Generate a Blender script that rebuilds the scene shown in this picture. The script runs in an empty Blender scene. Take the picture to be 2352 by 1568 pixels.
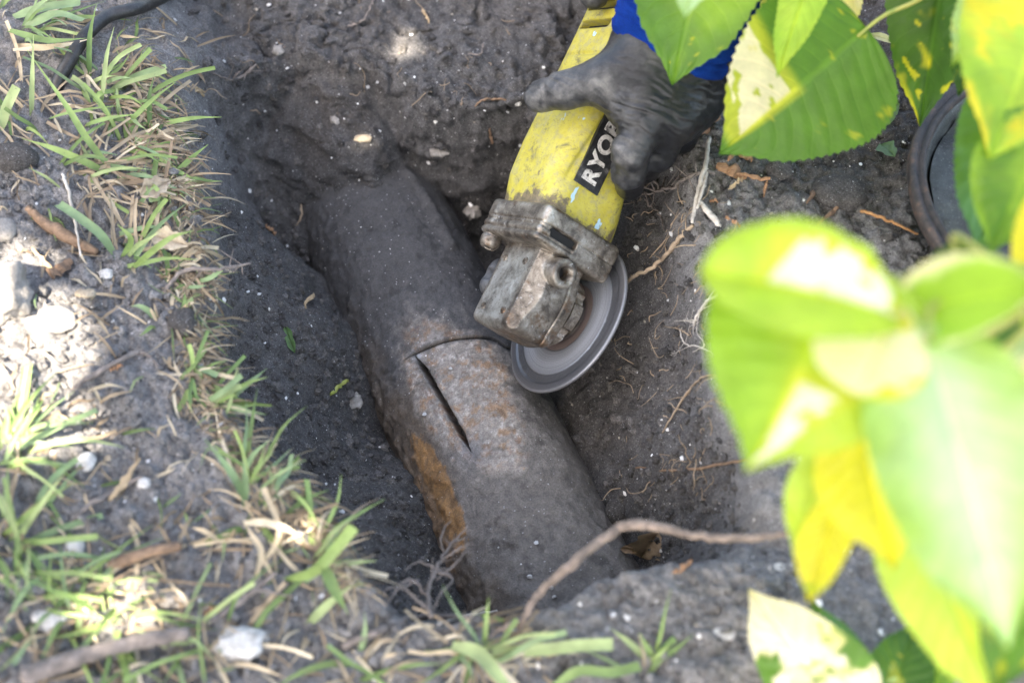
import bpy, bmesh, math, random
import numpy as np
from mathutils import Vector, Matrix

sc = bpy.context.scene
col = sc.collection
rng = np.random.default_rng(7)
random.seed(7)

# ------------------------------------------------------------------ camera
PITCH = math.radians(57.0)
CAM = np.array([0.0, -0.609, 0.807])
FWD = np.array([0.0, math.cos(PITCH), -math.sin(PITCH)])
UPV = np.array([0.0, math.sin(PITCH), math.cos(PITCH)])
RGT = np.array([1.0, 0.0, 0.0])
cd = bpy.data.cameras.new('camera')
cam = bpy.data.objects.new('camera', cd)
col.objects.link(cam)
cam.location = CAM
cam.rotation_euler = (math.pi/2 - PITCH, 0, 0)
cd.lens = 50.0; cd.sensor_width = 36.0
cd.clip_start = 0.02; cd.clip_end = 200.0
cd.dof.use_dof = True
cd.dof.focus_distance = 1.075
cd.dof.aperture_fstop = 3.5
sc.camera = cam

# ------------------------------------------------------------------ light
SUN = np.array([-0.46, -0.52, 1.0]); SUN /= np.linalg.norm(SUN)
w = bpy.data.worlds.new('World'); sc.world = w; w.use_nodes = True
wn = w.node_tree
bg = wn.nodes['Background']
sky = wn.nodes.new('ShaderNodeTexSky')
sky.sky_type = 'NISHITA'; sky.sun_disc = False
sky.sun_elevation = math.asin(SUN[2])
sky.sun_rotation = math.atan2(SUN[0], SUN[1])
sky.air_density = 1.0; sky.dust_density = 4.0; sky.ozone_density = 1.0
wn.links.new(sky.outputs[0], bg.inputs[0])
bg.inputs[1].default_value = 0.15
sd = bpy.data.lights.new('sun', 'SUN'); sd.energy = 5.0; sd.angle = math.radians(0.53); sd.color = (1.0, 0.94, 0.86)
so = bpy.data.objects.new('sun', sd); col.objects.link(so)
so.rotation_euler = Vector(SUN).to_track_quat('Z', 'Y').to_euler()
so.location = SUN*6
vs = sc.view_settings
vs.view_transform = 'Standard'; vs.look = 'None'; vs.gamma = 1.0; vs.use_curve_mapping = False
vs.exposure = 2.65
vs.use_white_balance = True
vs.white_balance_temperature = 7200
vs.white_balance_tint = 10

# ------------------------------------------------------------------ geometry helpers
# positions are read off the photograph in a 2352 x 1568 grid, then put on real surfaces
def ray(px, py):
    u = (px-1176.0)/2352.0*0.72; v = (784.0-py)/2352.0*0.72
    return FWD + u*RGT + v*UPV
def W(px, py, z=0.0):
    d = ray(px, py); t = (z-CAM[2])/d[2]
    return CAM + t*d
def PD(px, py, depth):
    return CAM + depth*ray(px, py)

def _hash(ix, iy, iz, seed):
    h = (ix.astype(np.uint32)*np.uint32(374761393) + iy.astype(np.uint32)*np.uint32(668265263)
         + iz.astype(np.uint32)*np.uint32(2147483647) + np.uint32(seed*1013+17))
    h = (h ^ (h >> np.uint32(13)))*np.uint32(1274126177)
    h = (h ^ (h >> np.uint32(16)))*np.uint32(2246822519)
    return ((h ^ (h >> np.uint32(15))) & np.uint32(0xffffff)).astype(np.float32)/np.float32(0xffffff)
def noise(p, scale=1.0, seed=0):
    """value noise in -1..1, p is (n,3) or a tuple of arrays"""
    if isinstance(p, tuple): x, y, z = [np.asarray(a, np.float32)*scale for a in p]
    else: x, y, z = (np.asarray(p[:, k], np.float32)*scale for k in range(3))
    fx, fy, fz = np.floor(x), np.floor(y), np.floor(z)
    tx, ty, tz = x-fx, y-fy, z-fz
    tx = tx*tx*tx*(tx*(tx*6-15)+10); ty = ty*ty*ty*(ty*(ty*6-15)+10); tz = tz*tz*tz*(tz*(tz*6-15)+10)
    ix, iy, iz = fx.astype(np.int64), fy.astype(np.int64), fz.astype(np.int64)
    r = 0
    for a in (0, 1):
        wa = tx if a else 1-tx
        for b in (0, 1):
            wb = ty if b else 1-ty
            for c in (0, 1):
                wc = tz if c else 1-tz
                r = r + wa*wb*wc*_hash(ix+a, iy+b, iz+c, seed)
    return r*2-1
def fbm(p, scale, oct=4, seed=0, gain=0.5, lac=2.07):
    r = 0; a = 1.0; s = scale; tot = 0
    for k in range(oct):
        r = r + a*noise(p, s, seed+k*31); tot += a; a *= gain; s *= lac
    return r/tot
def ss(a, b, x):
    t = np.clip((x-a)/(b-a), 0, 1)
    return t*t*(3-2*t)
def lerp(a, b, t): return a+(b-a)*t

def mesh_np(name, V, F, smooth=True):
    """V (n,3); F (m,3|4) array or list of such arrays"""
    me = bpy.data.meshes.new(name)
    V = np.asarray(V, np.float32)
    Fs = F if isinstance(F, list) else [F]
    Fs = [np.asarray(f, np.int32) for f in Fs if len(f)]
    nl = sum(f.size for f in Fs); nf = sum(len(f) for f in Fs)
    me.vertices.add(len(V)); me.vertices.foreach_set('co', V.ravel())
    me.loops.add(nl); me.polygons.add(nf)
    me.loops.foreach_set('vertex_index', np.concatenate([f.ravel() for f in Fs]))
    tot = np.concatenate([np.full(len(f), f.shape[1], np.int32) for f in Fs])
    st = np.concatenate([[0], np.cumsum(tot)[:-1]]).astype(np.int32)
    me.polygons.foreach_set('loop_start', st)
    me.polygons.foreach_set('loop_total', tot)
    me.polygons.foreach_set('use_smooth', np.full(nf, smooth, bool))
    me.update(calc_edges=True); me.validate()
    return me
def set_col(me, C, name='col'):
    C = np.asarray(C, np.float32)
    if C.ndim == 2 and C.shape[1] == 3: C = np.concatenate([C, np.ones((len(C), 1), np.float32)], 1)
    at = me.color_attributes.new(name, 'FLOAT_COLOR', 'POINT')
    at.data.foreach_set('color', C.ravel())
def set_f(me, A, name):
    at = me.attributes.new(name, 'FLOAT', 'POINT')
    at.data.foreach_set('value', np.asarray(A, np.float32).ravel())
def set_uv(me, UV):
    uv = me.uv_layers.new(name='uv')
    li = np.zeros(len(me.loops), np.int32); me.loops.foreach_get('vertex_index', li)
    uv.data.foreach_set('uv', np.asarray(UV, np.float32)[li].ravel())
def link(name, me, mat=None, parent=None, label=None, cat=None, group=None, kind=None, loc=None):
    o = bpy.data.objects.new(name, me); col.objects.link(o)
    if mat is not None and not me.materials: me.materials.append(mat)
    if parent is not None: o.parent = parent
    if loc is not None: o.location = loc
    if label: o['label'] = label
    if cat: o['category'] = cat
    if group: o['group'] = group
    if kind: o['kind'] = kind
    return o
def empty(name, loc, label, cat, group=None):
    o = bpy.data.objects.new(name, None); col.objects.link(o)
    o.location = loc; o['label'] = label; o['category'] = cat; o.empty_display_size = 0.02
    if group: o['group'] = group
    return o
def gridfaces(n, m, wrap=False):
    i = np.arange(n-1)[:, None]; j = np.arange(m if wrap else m-1)[None, :]
    a = i*m+j; b = i*m+(j+1) % m; c = (i+1)*m+(j+1) % m; d = (i+1)*m+j
    return np.stack([a, b, c, d], -1).reshape(-1, 4)
def surface_nets(f, lo, h):
    """f: 3-d array of distances, negative inside"""
    s = f < 0
    nx, ny, nz = f.shape
    def cell(a, i, j, k): return a[i:nx-1+i, j:ny-1+j, k:nz-1+k]
    cnt = sum(cell(s, i, j, k).astype(np.int8) for i in (0, 1) for j in (0, 1) for k in (0, 1))
    act = (cnt > 0) & (cnt < 8)
    idx = np.argwhere(act)
    vid = np.full(act.shape, -1, np.int32); vid[act] = np.arange(len(idx))
    P = np.zeros((len(idx), 3)); C = np.zeros(len(idx))
    cor = [(i, j, k) for i in (0, 1) for j in (0, 1) for k in (0, 1)]
    for a in cor:
        for ax in range(3):
            if a[ax]: continue
            b = list(a); b[ax] = 1
            fa = f[idx[:, 0]+a[0], idx[:, 1]+a[1], idx[:, 2]+a[2]]
            fb = f[idx[:, 0]+b[0], idx[:, 1]+b[1], idx[:, 2]+b[2]]
            x = (fa < 0) != (fb < 0)
            t = np.where(x, fa/np.where(fa == fb, 1, fa-fb), 0)
            q = np.array(a, float)[None, :].repeat(len(idx), 0); q[:, ax] += t
            P += q*x[:, None]; C += x
    P = (idx + P/C[:, None])*h + np.asarray(lo)
    Q = []
    for ax in range(3):
        o1, o2 = [(1, 2), (2, 0), (0, 1)][ax]
        sl = [slice(1, -1)]*3; sl[ax] = slice(0, -1)
        sh = list(sl); sh[ax] = slice(1, None)
        A = s[tuple(sl)]; B = s[tuple(sh)]
        for sign, m in ((1, A & ~B), (0, ~A & B)):
            e = np.argwhere(m)
            if not len(e): continue
            e = e + np.array([0 if k == ax else 1 for k in range(3)])
            def v(d1, d2):
                c = e.copy(); c[:, o1] += d1; c[:, o2] += d2
                return vid[c[:, 0], c[:, 1], c[:, 2]]
            q = np.stack([v(-1, -1), v(0, -1), v(0, 0), v(-1, 0)], -1)
            Q.append(q if sign else q[:, ::-1])
    return P, np.concatenate(Q)
def sdf_grid(lo, hi, h):
    ax = [np.arange(lo[k], hi[k]+h, h, dtype=np.float32) for k in range(3)]
    return np.meshgrid(*ax, indexing='ij')
def smin(a, b, k):
    hh = np.clip(0.5+0.5*(b-a)/k, 0, 1)
    return b+(a-b)*hh-k*hh*(1-hh)
def cone(X, Y, Z, a, b, ra, rb):
    a = np.asarray(a, float); d = np.asarray(b, float)-a
    t = np.clip(((X-a[0])*d[0]+(Y-a[1])*d[1]+(Z-a[2])*d[2])/max(d@d, 1e-12), 0, 1)
    return np.sqrt((X-a[0]-t*d[0])**2+(Y-a[1]-t*d[1])**2+(Z-a[2]-t*d[2])**2)-(ra+(rb-ra)*t)
def rbox(X, Y, Z, c, hs, r):
    q = [np.abs(v-c[k])-(hs[k]-r) for k, v in enumerate((X, Y, Z))]
    return np.sqrt(sum(np.maximum(a, 0)**2 for a in q)) + np.minimum(np.maximum(np.maximum(q[0], q[1]), q[2]), 0) - r

def catmull(P, n):
    P = np.asarray(P, float)
    if len(P) == 2: P = np.array([P[0], P[0]*.67+P[1]*.33, P[0]*.33+P[1]*.67, P[1]])
    Q = np.vstack([2*P[0]-P[1], P, 2*P[-1]-P[-2]])
    T = np.linspace(0, len(P)-1-1e-6, n); i = T.astype(int); t = (T-i)[:, None]
    a, b, c, d = Q[i], Q[i+1], Q[i+2], Q[i+3]
    return 0.5*(2*b+(c-a)*t+(2*a-5*b+4*c-d)*t*t+(3*b-a-3*c+d)*t**3)
def tube(P, R, seg=8, rough=0.0, seed=0, n=None, caps=True):
    """tube along control points P with radii R; returns V, F list"""
    n = n or max(8, len(P)*5)
    C = catmull(P, n)
    R = np.interp(np.linspace(0, 1, n), np.linspace(0, 1, len(R)), R)
    T = np.gradient(C, axis=0); T /= np.linalg.norm(T, axis=1)[:, None]+1e-12
    N = np.zeros_like(T); up = np.array([0.13, 0.21, 1.0]);
    if abs(T[0]@up) > .98: up = np.array([1., 0, 0])
    nrm = np.cross(T[0], up); nrm /= np.linalg.norm(nrm)
    for k in range(n):
        nrm = nrm-T[k]*(nrm@T[k]); nrm /= np.linalg.norm(nrm); N[k] = nrm
    B = np.cross(T, N)
    th = np.linspace(0, 2*np.pi, seg, endpoint=False)
    V = C[:, None, :]+R[:, None, None]*(np.cos(th)[None, :, None]*N[:, None, :]+np.sin(th)[None, :, None]*B[:, None, :])
    V = V.reshape(-1, 3)
    if rough:
        nn = noise(V, 1/(np.mean(R)*3), seed)
        V = V+((V-np.repeat(C, seg, 0))*(nn*rough)[:, None])
    F = [gridfaces(n, seg, True)]
    if caps:
        V = np.vstack([V, C[0]-T[0]*R[0]*.4, C[-1]+T[-1]*R[-1]*.6])
        k = np.arange(seg); a = n*seg; b = a+1; l = (n-1)*seg
        F.append(np.stack([np.full(seg, a), (k+1) % seg, k], -1))
        F.append(np.stack([np.full(seg, b), l+k, l+(k+1) % seg], -1))
    return V, F
def merge(parts):
    Vs, F3, F4, n = [], [], [], 0
    for V, F in parts:
        Vs.append(V)
        for f in (F if isinstance(F, list) else [F]):
            f = np.asarray(f)
            (F4 if f.shape[1] == 4 else F3).append(f+n)
        n += len(V)
    out = []
    if F4: out.append(np.concatenate(F4))
    if F3: out.append(np.concatenate(F3))
    return np.vstack(Vs), out
def ico(sub=2):
    bm = bmesh.new(); bmesh.ops.create_icosphere(bm, subdivisions=sub, radius=1.0)
    bm.verts.ensure_lookup_table()
    V = np.array([v.co[:] for v in bm.verts]); F = np.array([[v.index for v in f.verts] for f in bm.faces]); bm.free()
    return V, F
ICO = {k: ico(k) for k in (1, 2, 3, 4)}

# ------------------------------------------------------------------ material helpers
class NT:
    def __init__(s, name):
        s.m = bpy.data.materials.new(name); s.m.use_nodes = True
        s.t = s.m.node_tree; s.b = s.t.nodes['Principled BSDF']; s.out = s.t.nodes['Material Output']
    def n(s, typ, ins=None, **props):
        nd = s.t.nodes.new('ShaderNode'+typ)
        for k, v in props.items(): setattr(nd, k, v)
        for k, v in (ins or {}).items(): s.set(nd.inputs[k], v)
        return nd
    def set(s, sock, v):
        if isinstance(v, bpy.types.NodeSocket): s.t.links.new(v, sock)
        elif isinstance(v, bpy.types.Node): s.t.links.new(v.outputs[0], sock)
        else:
            if sock.type == 'RGBA' and len(v) == 3: v = (*v, 1)
            sock.default_value = v
    def P(s, **kw):
        for k, v in kw.items(): s.set(s.b.inputs[k.replace('_', ' ')], v)
        return s.m
    def obj(s): return s.n('TexCoord').outputs['Object']
    def noise(s, vec, scale, detail=4, rough=.6, dist=0.0):
        return s.n('TexNoise', {'Vector': vec, 'Scale': scale, 'Detail': detail, 'Roughness': rough, 'Distortion': dist}).outputs['Fac']
    def ramp(s, fac, stops, interp='LINEAR'):
        r = s.n('ValToRGB', {'Fac': fac}); r.color_ramp.interpolation = interp
        els = r.color_ramp.elements
        while len(els) < len(stops): els.new(.5)
        for e, (p, c) in zip(els, stops):
            e.position = p; e.color = (c, c, c, 1) if isinstance(c, (int, float)) else ((*c, 1) if len(c) == 3 else c)
        return r.outputs['Color']
    def mix(s, fac, a, b, mode='MIX'):
        x = s.n('Mix', data_type='RGBA', blend_type=mode)
        s.set(x.inputs[0], fac); s.set(x.inputs[6], a); s.set(x.inputs[7], b)
        return x.outputs[2]
    def math(s, op, a, b=0.0):
        x = s.n('Math', operation=op); s.set(x.inputs[0], a); s.set(x.inputs[1], b); return x.outputs[0]
    def attr(s, name, out='Color'): return s.n('Attribute', attribute_name=name).outputs[out]
    def bump(s, h, dist, strength=1.0, prev=None):
        d = {'Height': h, 'Distance': dist, 'Strength': strength}
        if prev is not None: d['Normal'] = prev
        return s.n('Bump', d).outputs['Normal']

# ------------------------------------------------------------------ soil material
def soil_material(name, use_attr=True):
    t = NT(name); v = t.obj()
    base = t.attr('col') if use_attr else (0.10, 0.092, 0.086)
    n1 = t.noise(v, 90, 5, .65); n2 = t.noise(v, 700, 4, .7); n3 = t.noise(v, 2600, 2, .6)
    c = t.mix(1.0, base, t.ramp(n1, [(0.25, 0.62), (0.75, 1.35)]), 'MULTIPLY')
    c = t.mix(1.0, c, t.ramp(n2, [(0.28, 0.45), (0.5, 0.95), (0.72, 1.6)]), 'MULTIPLY')
    # pale sand grains
    def specks(scale, thr, dist, colr):
        vo = t.n('TexVoronoi', {'Vector': v, 'Scale': scale})
        pick = t.math('GREATER_THAN', t.n('SeparateColor', {0: vo.outputs['Color']}).outputs[0], thr)
        near = t.math('LESS_THAN', vo.outputs['Distance'], dist)
        return t.math('MULTIPLY', pick, near), vo
    s1, _ = specks(900, .91, .34, None)
    s2, _ = specks(340, .97, .24, None)
    c = t.mix(t.math('MULTIPLY', s1, .55), c, (.42, .42, .42))
    c = t.mix(t.math('MULTIPLY', s2, .8), c, (.55, .54, .52))
    hgt = t.math('ADD', t.math('MULTIPLY', n2, .6), t.math('MULTIPLY', n3, .4))
    b1 = t.bump(hgt, .0030, 1.0)
    b2 = t.bump(t.noise(v, 240, 3, .6), .0022, .6, b1)
    return t.P(Base_Color=c, Roughness=.95, Normal=b2, Specular_IOR_Level=.18)
SOIL = soil_material('soil')

# ------------------------------------------------------------------ pipe frame
RP = 0.0665
PA = W(1190, 1200, -0.185); PB = W(866, 520, -0.185)
PDIR = PB-PA; PDIR[2] = 0; PDIR /= np.linalg.norm(PDIR)
PORG = PA.copy()
PSIDE = np.array([PDIR[1], -PDIR[0], 0.0])            # to the right of the pipe
def pipe_hit(px, py, r=RP):
    """pixel -> (s, theta) on the pipe; theta 0 on top, + to the right"""
    d = ray(px, py); o = CAM-PORG
    def sp(a): return a-PDIR*(a@PDIR)
    dd, oo = sp(d), sp(o)
    A = dd@dd; B = 2*dd@oo; C = oo@oo-r*r
    disc = max(B*B-4*A*C, 0.0); t = (-B-math.sqrt(disc))/(2*A)
    p = o+t*d
    return p@PDIR, math.atan2(p@PSIDE, p[2])

# ------------------------------------------------------------------ ground with the pit
def poly_sdf(X, Y, poly):
    P = np.asarray(poly); n = len(P)
    d = np.full(X.shape, 1e9); ins = np.zeros(X.shape, bool)
    for i in range(n):
        a, b = P[i], P[(i+1) % n]
        ex, ey = b-a; wx, wy = X-a[0], Y-a[1]
        t = np.clip((wx*ex+wy*ey)/(ex*ex+ey*ey), 0, 1)
        d = np.minimum(d, (wx-ex*t)**2+(wy-ey*t)**2)
        c = ((a[1] <= Y) & (b[1] > Y)) | ((b[1] <= Y) & (a[1] > Y))
        with np.errstate(divide='ignore', invalid='ignore'):
            xi = a[0]+(Y-a[1])/(ey if ey else 1e-9)*ex
        ins ^= c & (X < xi)
    return np.sqrt(d)*np.where(ins, 1, -1)
near_rim = [(290, 40), (330, 150), (395, 300), (425, 450), (455, 590), (450, 760), (470, 890), (505, 990), (590, 1070), (690, 1110), (750, 1210),
            (800, 1330), (850, 1395), (1000, 1422), (1150, 1405), (1300, 1385), (1450, 1342), (1600, 1305), (1750, 1285), (1850, 1262)]
outer = [W(x, y, 0)[:2] for x, y in near_rim+[(1800, 1050), (1730, 880), (1690, 740), (1670, 600), (1640, 490), (1625, 390), (1640, 300)]]
outer += [np.array(p) for p in [(0.20, 0.30), (0.14, 0.36), (0.0, 0.40), (-0.2, 0.40), (-0.33, 0.36), (-0.36, 0.28)]]
inner = [W(x, y, -0.06)[:2] for x, y in [(432, 400), (445, 320), (490, 235), (570, 160), (700, 128), (850, 150), (960, 212), (1080, 242), (1200, 232), (1330, 255), (1450, 330),
                                          (1520, 470), (1560, 620), (1590, 800), (1640, 1020), (1720, 1180), (1700, 1245)]]
inner += [W(x, y, 0)[:2]+np.array([dx, dy]) for x, y, dx, dy in [(1600, 1305, 0, .006), (1450, 1342, 0, .006), (1300, 1385, 0, .006), (1150, 1405, 0, .006), (1000, 1422, 0, .006), (850, 1395, .008, .01),
          (800, 1330, .012, .004), (750, 1210, .012, .004), (690, 1110, .012, .008), (590, 1070, .01, .01), (505, 990, .012, .006), (470, 890, .012, 0), (450, 760, .012, 0), (455, 590, .012, 0)]]
def axis_lines(lo, hi, dense, base):
    out = [lo]
    while out[-1] < hi:
        x = out[-1]; st = base
        for a, b, s in dense:
            if a <= x < b: st = s
        out.append(x+st)
    g = 0.004; L = [out[0]]; R = [out[-1]]
    while L[-1] > -40: L.append(L[-1]-g); R.append(R[-1]+g); g *= 1.28
    return np.array(L[::-1][:-1]+out+R[1:])
gx = axis_lines(-0.44, 0.46, [], 0.0018)
gy = axis_lines(-0.33, 0.40, [(0.13, 0.30, 0.0011)], 0.0018)
X, Y = np.meshgrid(gx, gy, indexing='ij')
shp = X.shape
xf, yf = X.ravel().astype(np.float32), Y.ravel().astype(np.float32)
z0 = np.zeros_like(xf)
P3 = (xf, yf, z0)
nA = fbm(P3, 9, 3, 1); nB = fbm(P3, 34, 4, 5); nC = fbm(P3, 130, 4, 9, .6)
wx = xf+0.016*fbm(P3, 16, 4, 41); wy = yf+0.016*fbm(P3, 16, 4, 57)
d1 = poly_sdf(wx, wy, outer)+0.004*nB
d2 = poly_sdf(wx, wy, inner)+0.004*nB
far = ss(.06, .16, yf); rgt = ss(.09, .2, xf)*(1-far*.6)
w1 = 0.022+far*.080+rgt*.06
near = ss(-.08, -.2, yf)
w2 = 0.135-far*.092+rgt*.045-near*.05
h1 = ss(0, 1, d1/w1)
h2 = np.clip(d2/w2, 0, 1); h2 = lerp(ss(0, 1, h2), h2, .35)
bench = 0.060-0.015*ss(.05, .3, xf)
depth2 = 0.141+0.006*nA
H = -bench*h1-depth2*h2
outside = 1-h1
hc = W(575, 330, -.19)
H -= .034*np.exp(-((xf-hc[0])/.055)**2-((yf-hc[1])/.050)**2)*h2
H += outside*(0.010*nA+0.007*nB+0.0042*nC) + outside*0.02*ss(-.22, -.4, xf)
# spoil heaped on the near and left edge
H += outside*0.007*np.abs(fbm(P3, 60, 4, 77))+outside*.002*fbm(P3, 420, 2, 79)
H += (h1*(1-h2))*(0.010*nB+0.0050*nC)
H += h2*(0.005*nB+0.0028*nC+0.0016*fbm(P3, 300, 2, 15))
lump = np.maximum(fbm(P3, 60, 3, 401)-.12, 0)
H += h2*0.016*lump*ss(-.3, .3, fbm(P3, 9, 2, 411))
# ledges and cracks in the far wall
led = fbm((xf*1.0, yf*0.35, H*3.0), 42, 4, 91)
H += far*h1*(1-h2*.7)*0.008*led
cr = np.abs(fbm((xf, yf*1.6, z0), 17, 3, 131))
H -= far*h1*(1-h2*.8)*0.006*np.exp(-(cr/.045)**2)
# soil banked against the pipe
rel = np.stack([xf-PORG[0], yf-PORG[1]], -1)
sP = rel@PDIR[:2]; qP = rel@PSIDE[:2]
s_far = pipe_hit(835, 450)[0]
zt = PORG[2]+RP
bury = zt-(np.sqrt(.03**2+qP**2)-.03)*1.0+lerp(-.070, .048, ss(s_far-.10, s_far+.11, sP+.016*nB+.010*nA))
bury = np.where(sP < s_far-.13, -9, bury)
s_near = pipe_hit(1230, 1370)[0]
bury2 = -0.225+0.088*ss(s_near+.06, s_near-.05, sP+.014*nB)*np.exp(-((qP+.015)/.13)**2)
H = np.maximum(H, np.maximum(bury, bury2)+0.003*nC+.0025*nB)
H = np.where((np.abs(xf) > 1) | (np.abs(yf) > 1), H*np.clip(2-np.maximum(np.abs(xf), np.abs(yf)), 0, 1), H)
HG = H.reshape(shp)
def Hat(x, y):
    x = np.asarray(x, float); y = np.asarray(y, float)
    i = np.clip(np.searchsorted(gx, x)-1, 0, len(gx)-2); j = np.clip(np.searchsorted(gy, y)-1, 0, len(gy)-2)
    tx = (x-gx[i])/(gx[i+1]-gx[i]); ty = (y-gy[j])/(gy[j+1]-gy[j])
    return (HG[i, j]*(1-tx)*(1-ty)+HG[i+1, j]*tx*(1-ty)+HG[i, j+1]*(1-tx)*ty+HG[i+1, j+1]*tx*ty)
_T = np.arange(0.55, 1.7, 0.0015)
def drop(px, py, lift=0.0):
    """pixel -> point on the soil (or pipe) surface"""
    p = CAM+_T[:, None]*ray(px, py)
    k = np.argmax(p[:, 2] < Hat(p[:, 0], p[:, 1]))
    if k == 0: k = len(_T)-1
    q = p[k].copy()
    r = q-PORG; dq = np.hypot(r@PSIDE, q[2]-PORG[2])
    if dq < RP:
        s, th = pipe_hit(px, py)
        q = PORG+PDIR*s+RP*(math.sin(th)*PSIDE+math.cos(th)*np.array([0, 0, 1]))
    q[2] += lift
    return q
# colour: dry grey on the surface, dark and damp in the pit, browner patches
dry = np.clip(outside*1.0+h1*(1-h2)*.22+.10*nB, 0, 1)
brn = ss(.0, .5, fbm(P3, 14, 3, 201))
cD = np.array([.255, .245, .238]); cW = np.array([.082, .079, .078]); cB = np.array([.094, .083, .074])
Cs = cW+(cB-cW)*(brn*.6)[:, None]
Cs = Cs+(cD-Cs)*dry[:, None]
shade_right = ss(.10, .25, xf)*ss(-.05, .1, yf)      # dark leaf mould, plus shade under the shrub put into the colour
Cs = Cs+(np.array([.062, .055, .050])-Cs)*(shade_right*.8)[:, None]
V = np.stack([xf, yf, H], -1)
# push steep faces about sideways so that ledges overhang a little
steep = h1*far
V[:, 1] += steep*0.010*fbm((xf, yf*.3, H*2.2), 38, 3, 301)
me = mesh_np('ground', V, gridfaces(*shp)[:, ::-1])
me.flip_normals()
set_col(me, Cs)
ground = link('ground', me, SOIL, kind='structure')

# ------------------------------------------------------------------ buried pipe
def near_poly(S, T, pts):
    """distance in the unrolled surface to a polyline of (s, theta*R); also parameter 0..1"""
    d = np.full(S.shape, 1e9); par = np.zeros(S.shape)
    n = len(pts)-1
    for i in range(n):
        a, b = np.array(pts[i]), np.array(pts[i+1]); e = b-a
        t = np.clip(((S-a[0])*e[0]+(T-a[1])*e[1])/(e@e), 0, 1)
        q = np.hypot(S-a[0]-e[0]*t, T-a[1]-e[1]*t)
        m = q < d; d = np.where(m, q, d); par = np.where(m, (i+t)/n, par)
    return d, par
def ph(px, py):
    s, t = pipe_hit(px, py); return (s, t*RP)
slot = [ph(954, 818), ph(1000, 892), ph(1045, 970), ph(1082, 1036)]
arc = [ph(930, 829), ph(952, 812), ph(985, 796), ph(1040, 779), ph(1090, 773), ph(1132, 777), ph(1165, 800)]
arc += [(arc[-1][0]-.001, arc[-1][1]+.02), (arc[-1][0]-.002, arc[-1][1]+.04)]
sa = [a[0] for a in arc]; ts = [a[1] for a in slot]
def lines(lo, hi, dense, base):
    out = [lo]
    while out[-1] < hi:
        st = base
        for a, b, s in dense:
            if a <= out[-1] < b: st = s
        out.append(out[-1]+st)
    return np.array(out)
S1 = lines(pipe_hit(1240, 1400)[0]-.16, s_far+.14, [(min(sa)-.006, max(sa)+.006, .0005)], .0014)
T1 = lines(-math.pi*RP*.92, math.pi*RP*.92, [(min(ts)-.004, max(ts)+.004, .0005)], .0014)
SS, TT = np.meshgrid(S1, T1, indexing='ij')
ssf, ttf = SS.ravel(), TT.ravel()
th = ttf/RP
nv = np.stack([np.sin(th)[:, None]*PSIDE[None, :]+np.cos(th)[:, None]*np.array([[0, 0, 1.]])], 0)[0]
base = PORG+ssf[:, None]*PDIR
pp = base+nv*RP
n1 = fbm(pp, 28, 3, 3); n2 = fbm(pp, 110, 4, 8); n3 = fbm(pp, 420, 3, 13)
r = RP+0.0012*n1+0.0009*n2+0.0005*n3+0.0012*np.maximum(fbm(pp, 75, 3, 377)-.15, 0)*ss(s_far-.2, s_far-.4, ssf)*3
# scabby crust along the left flank
crust = ss(-.45, -1.0, th+.25*n1)*(1-ss(s_far-.14, s_far-.02, ssf)*.5)
r += crust*(0.003*np.maximum(n2+.15, 0)+0.0022*np.abs(n1))
# ridge of packed soil on the right of the far end
rd, rp_ = near_poly(ssf, ttf, [ph(925, 385), ph(985, 470), ph(1035, 560)])
r += 0.0035*np.exp(-(rd/.006)**2)
r += 0.002*ss(s_far-.12, s_far+.02, ssf)*(.2+n1)
d_s, p_s = near_poly(ssf, ttf, slot); d_a, p_a = near_poly(ssf, ttf, arc)
hw_s = .0021*np.clip(ss(-.02, .14, p_s)*ss(1.02, .8, p_s), .15, 1); hw_a = .0014*np.clip(ss(-.02, .2, p_a), .2, 1)
hw_s *= 1+.25*noise(pp, 300, 4)
cutm = np.maximum(ss(hw_s*1.35, hw_s*.75, d_s), ss(hw_a*1.4, hw_a*.7, d_a)*.75)
r -= cutm*.016
lip = np.exp(-((d_s-hw_s*1.8)/.0009)**2)*.4+np.exp(-((d_a-hw_a*2.0)/.0009)**2)*.5
r += lip*.0004
V = base+nv*r[:, None]
# --- stains with shapes of their own
def blob(px, py, rs, rt):
    s, t = ph(px, py); return np.exp(-((ssf-s)/rs)**2-((ttf-t)/rt)**2)
soot = np.array([.070, .071, .075]); dusty = np.array([.158, .143, .130]); brown = np.array([.15, .118, .090])
s_mid = pipe_hit(1010, 900)[0]
k = ss(s_mid+.05, s_mid-.07, ssf+.02*n1)
C = soot+(dusty-soot)*k[:, None]
k = ss(-.55, -1.0, th+.35*n1)*.8
C = C+(brown-C)*k[:, None]
# ground-bare patch near the cuts
g = 1.15*blob(1060, 880, .055, .026)+.9*blob(1000, 870, .05, .018)+.8*blob(1110, 830, .03, .020)+.7*blob(985, 925, .03, .014)+.5*blob(1160, 1010, .04, .03)
k = ss(.10, .85, g+.40*n2+.22*n1+.12*n3)
pale = np.array([.31, .28, .25])
C = C+(pale-C)*(k*(.68+.3*n3))[:, None]
k2 = ss(.35, .75, g+.2*n1)*ss(-.05, .35, fbm(pp, 150, 5, 63, .65)+.25*n1); C = C+(np.array([.30, .165, .075])-C)*(k2*.62)[:, None]
k3 = ss(.3, .7, g)*ss(.2, .5, fbm(pp, 190, 4, 163, .6)); C = C+(np.array([.17, .08, .05])-C)*(k3*.45)[:, None]
k4 = ss(.3, .7, g)*ss(.15, .5, fbm(pp, 260, 4, 263, .6)); C = C+(np.array([.46, .43, .40])-C)*(k4*.7)[:, None]
k5 = ss(.3, .6, blob(860, 625, .03, .025)+.35*n2)*.5; C = C+(np.array([.17, .12, .08])-C)*k5[:, None]
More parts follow.
